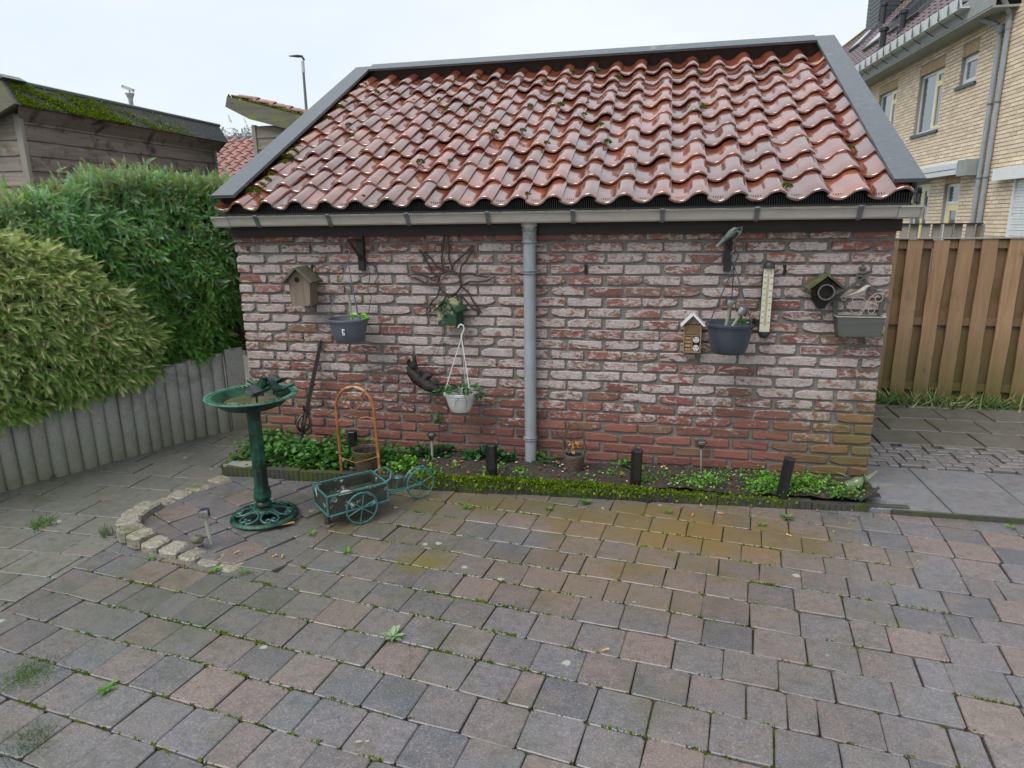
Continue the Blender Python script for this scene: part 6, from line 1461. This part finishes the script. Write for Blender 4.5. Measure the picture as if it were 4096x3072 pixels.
MB().tube([(-3.44, YA-.12, 2.945), (-3.44, YB_+.18, 2.945)], .022, 6).build('roof_trim', 'verge board', rf, 40)
MB().prism([(-3.31, 2.715), (-3.43, 2.935), (-6.2, 1.98), (-6.2, 1.72), (-3.50, 2.64)], YA-.145, YA-.105, lambda u, v, d: (u, d, v)).build('barge_board', 'mossy board', rf, 0)
MB().prism([(-3.37, 2.95), (-3.46, 2.995), (-6.2, 2.04), (-6.2, 2.01)], YA-.16, YA+.10, lambda u, v, d: (u, d, v)).build('barge_flashing', 'verge board', rf, 0)
ng = 9000; ya = np.abs(rng.normal(size=ng))*1.1; ya = YA-.08+np.where(ya > 3, rng.uniform(0, 3, ng), ya); q = rng.random(ng)**1.7; keep = rng.random(ng) < np.clip(1.2-q*.55-.28*(ya-YA), .05, 1)*np.where(np.sin(ya*11+q*7)+np.sin(ya*5.3) > -.6, 1, .15)
ya, q = ya[keep], q[keep]; P = np.stack([-3.297-.128*q, ya, 2.712+.215*q], 1); n = len(P)
o = leaf_obj('roof_moss', [scatter(LEAF_V, LEAF_F, P, rng.normal(size=(n, 3))*.6+np.array([.8, 0, .5]), rng.uniform(0, 6.28, n), rng.uniform(.012, .028, n), rows((.09, .14, .01), (.28, .37, .03))(n))], 'moss', rf); o['kind'] = 'stuff'

l2 = thing('plank_shed', 'small plank shed with mossy sloping barge board beside the tiled verge', 'shed', (-1.9, 5.2, 0))
MB().box(-2.58, 4.54, 0, -.6, 6.4, 2.60).build('core', 'black board', l2, 0)
for k in range(19):
    z = .05+k*.147; MB().add([(-2.6, 4.516, z), (-2.6, 4.528, z+.152), (-2.6, 4.54, z+.152), (-2.6, 4.54, z), (-.6, 4.516, z), (-.6, 4.528, z+.152), (-.6, 4.54, z+.152), (-.6, 4.54, z)], [(0, 1, 2, 3), (7, 6, 5, 4), (0, 4, 5, 1), (1, 5, 6, 2), (2, 6, 7, 3), (3, 7, 4, 0)]).build('plank', 'shed plank y', l2, 0)
MB().box(-2.64, 4.50, 0, -2.59, 4.56, 2.86).build('corner_post', 'grey fence', l2, 0)
rf2 = MB().prism([(-2.90, 3.20), (-.5, 2.555), (-.5, 2.50), (-2.92, 3.14)], 4.46, 6.6, lambda u, v, d: (u, d, v)).build('roof', 'felt', l2, 0)
MB().prism([(-2.90, 3.215), (-.5, 2.575), (-.5, 2.36), (-2.60, 2.92), (-2.94, 3.09)], 4.41, 4.455, lambda u, v, d: (u, d, v)).build('barge_board', 'mossy board', rf2, 0)
RM2 = Matrix.Translation((-2.85, 4.5, 3.205))@Euler((0, math.atan2(.645, 2.4), 0)).to_matrix().to_4x4()
FT = tile_piece(.2, .29, 5, 8, 2)
for k in range(9):
    m = RM2@Matrix.Translation((.25+k*.25, .0, 0))@Euler((0, 0, math.pi/2)).to_matrix().to_4x4()
    for j in range(6): 
        o = bpy.data.objects.new('roof_tile', bpy.data.meshes['far_tile_piece'] if 'far_tile_piece' in bpy.data.meshes else raw_mesh('far_tile_piece', *FT, 'far tile', [.3]*len(FT[0]), smooth=True)); COL.objects.link(o); o.parent = rf2; o.matrix_local = Matrix.Translation(-Vector(ORIG[rf2.name]))@m@Matrix.Translation((j*.2, 0, .01))
n = 700; xa_ = rng.uniform(-2.9, -1.6, n); P = np.stack([xa_, rng.uniform(4.41, 4.55, n), 3.215-.267*(xa_+2.9)+.005], 1)
o = leaf_obj('roof_moss', [scatter(LEAF_V, LEAF_F, P, rng.normal(size=(n, 3))*.6+np.array([0, -.2, .7]), rng.uniform(0, 6.28, n), rng.uniform(.015, .04, n), rows((.05, .08, .008), (.17, .22, .02))(n))], 'moss', rf2); o['kind'] = 'stuff'

oh = thing('tiled_outhouse', 'distant outhouse with glossy red pantile roof between the plank sheds', 'outhouse', (-6.0, 9.0, 0)); B2 = math.atan2(.89, 1.5)
MB().box(-9, 7.6, 0, -4.2, 10.4, 2.3).build('wall', 'brick', oh, 0)
r3 = MB().prism([(7.35, 2.30), (9.0, 3.28), (10.6, 2.3), (10.6, 2.2), (9, 3.18), (7.35, 2.2)], -9.2, -4.0, lambda u, v, d: (d, u, v)).build('roof', 'black board', oh, 0)
M3 = Matrix(((1, 0, 0, -8.6), (0, math.cos(B2), -math.sin(B2), 7.35), (0, math.sin(B2), math.cos(B2), 2.30), (0, 0, 0, 1)))
pc = Pieces('roof_tile', 'far tile', r3, 300, True)
for j in range(8):
    for k in range(21): pc.add('t', *FT, M3@Matrix.Translation((k*.215, j*.24, .01)))
pc.finish()
MB().tube([(-9.2, 9.0, 3.33), (-4.0, 9.0, 3.31)], .05, 6).build('ridge_cap', 'verge board', r3, 40)

# lamp post, camera pole and a far tree
lm = thing('street_lamp', 'tall thin street lamp with flat dark head above the shed roof', 'street lamp', (-5.84, 12, 0))
MB().tube([(-5.86, 12, 0), (-5.84, 12, 5.42)], [.06, .028], 10).build('pole', 'zinc grey', lm, 40); MB().tube([(-5.84, 12, 5.15), (-5.84, 12, 5.42)], .04, 10).build('collar', 'aluminium', lm, 40)
MB().tube([(-5.80, 12, 5.44), (-5.85, 12, 5.52), (-5.95, 12, 5.53), (-6.18, 12, 5.545)], [.045, .055, .065, .025], 10, flat=.5).build('lamp_head', 'rubber', lm, 40)
cp = thing('camera_pole', 'pale grey camera head on a pole above the mossy shed roof', 'camera', (-10.8, 12, 0))
MB().tube([(-10.80, 12, 0), (-10.80, 12, 4.5), (-10.81, 12, 4.75)], [.05, .045, .055], 10).build('pole', 'zinc', cp, 40)
MB().lathe([(.055, 4.75), (.07, 4.83), (.075, 4.835), (.115, 4.93), (.10, 4.95), (.02, 4.95)], (-10.81, 12, 0), 14).build('bowl', 'aluminium', cp, 40)
MB().tube([(-10.81, 12, 4.94), (-10.80, 12, 5.04)], .018, 8).build('stalk', 'zinc grey', cp, 40)
MB().bar((-10.93, 11.95, 5.09), (-10.70, 12.02, 5.0), .10, .075).build('camera_body', 'aluminium', cp, 0); MB().bar((-10.95, 11.943, 5.098), (-10.931, 11.949, 5.091), .09, .065).build('lens', 'print', cp, 0)
ft_ = thing('evergreen_tree', 'far evergreen treetop just visible over the tiled roof', 'tree', (-14.2, 22, 0)); MB().tube([(-14.2, 22, 0), (-14.2, 22, 5)], [.12, .05], 8).build('trunk', 'bark', ft_, 40)
n = 900; P = np.array([-14.2, 22, 4.7])+rng.normal(size=(n, 3))*np.array([.6, .5, .28]); leaf_obj('crown', [scatter(SPRAY_V, SPRAY_F, P, rng.normal(size=(n, 3))+np.array([0, 0, .5]), rng.uniform(0, 6, n), rng.uniform(.15, .35, n), rows((.02, .06, .02), (.06, .12, .04))(n))], 'conifer leaf', ft_)
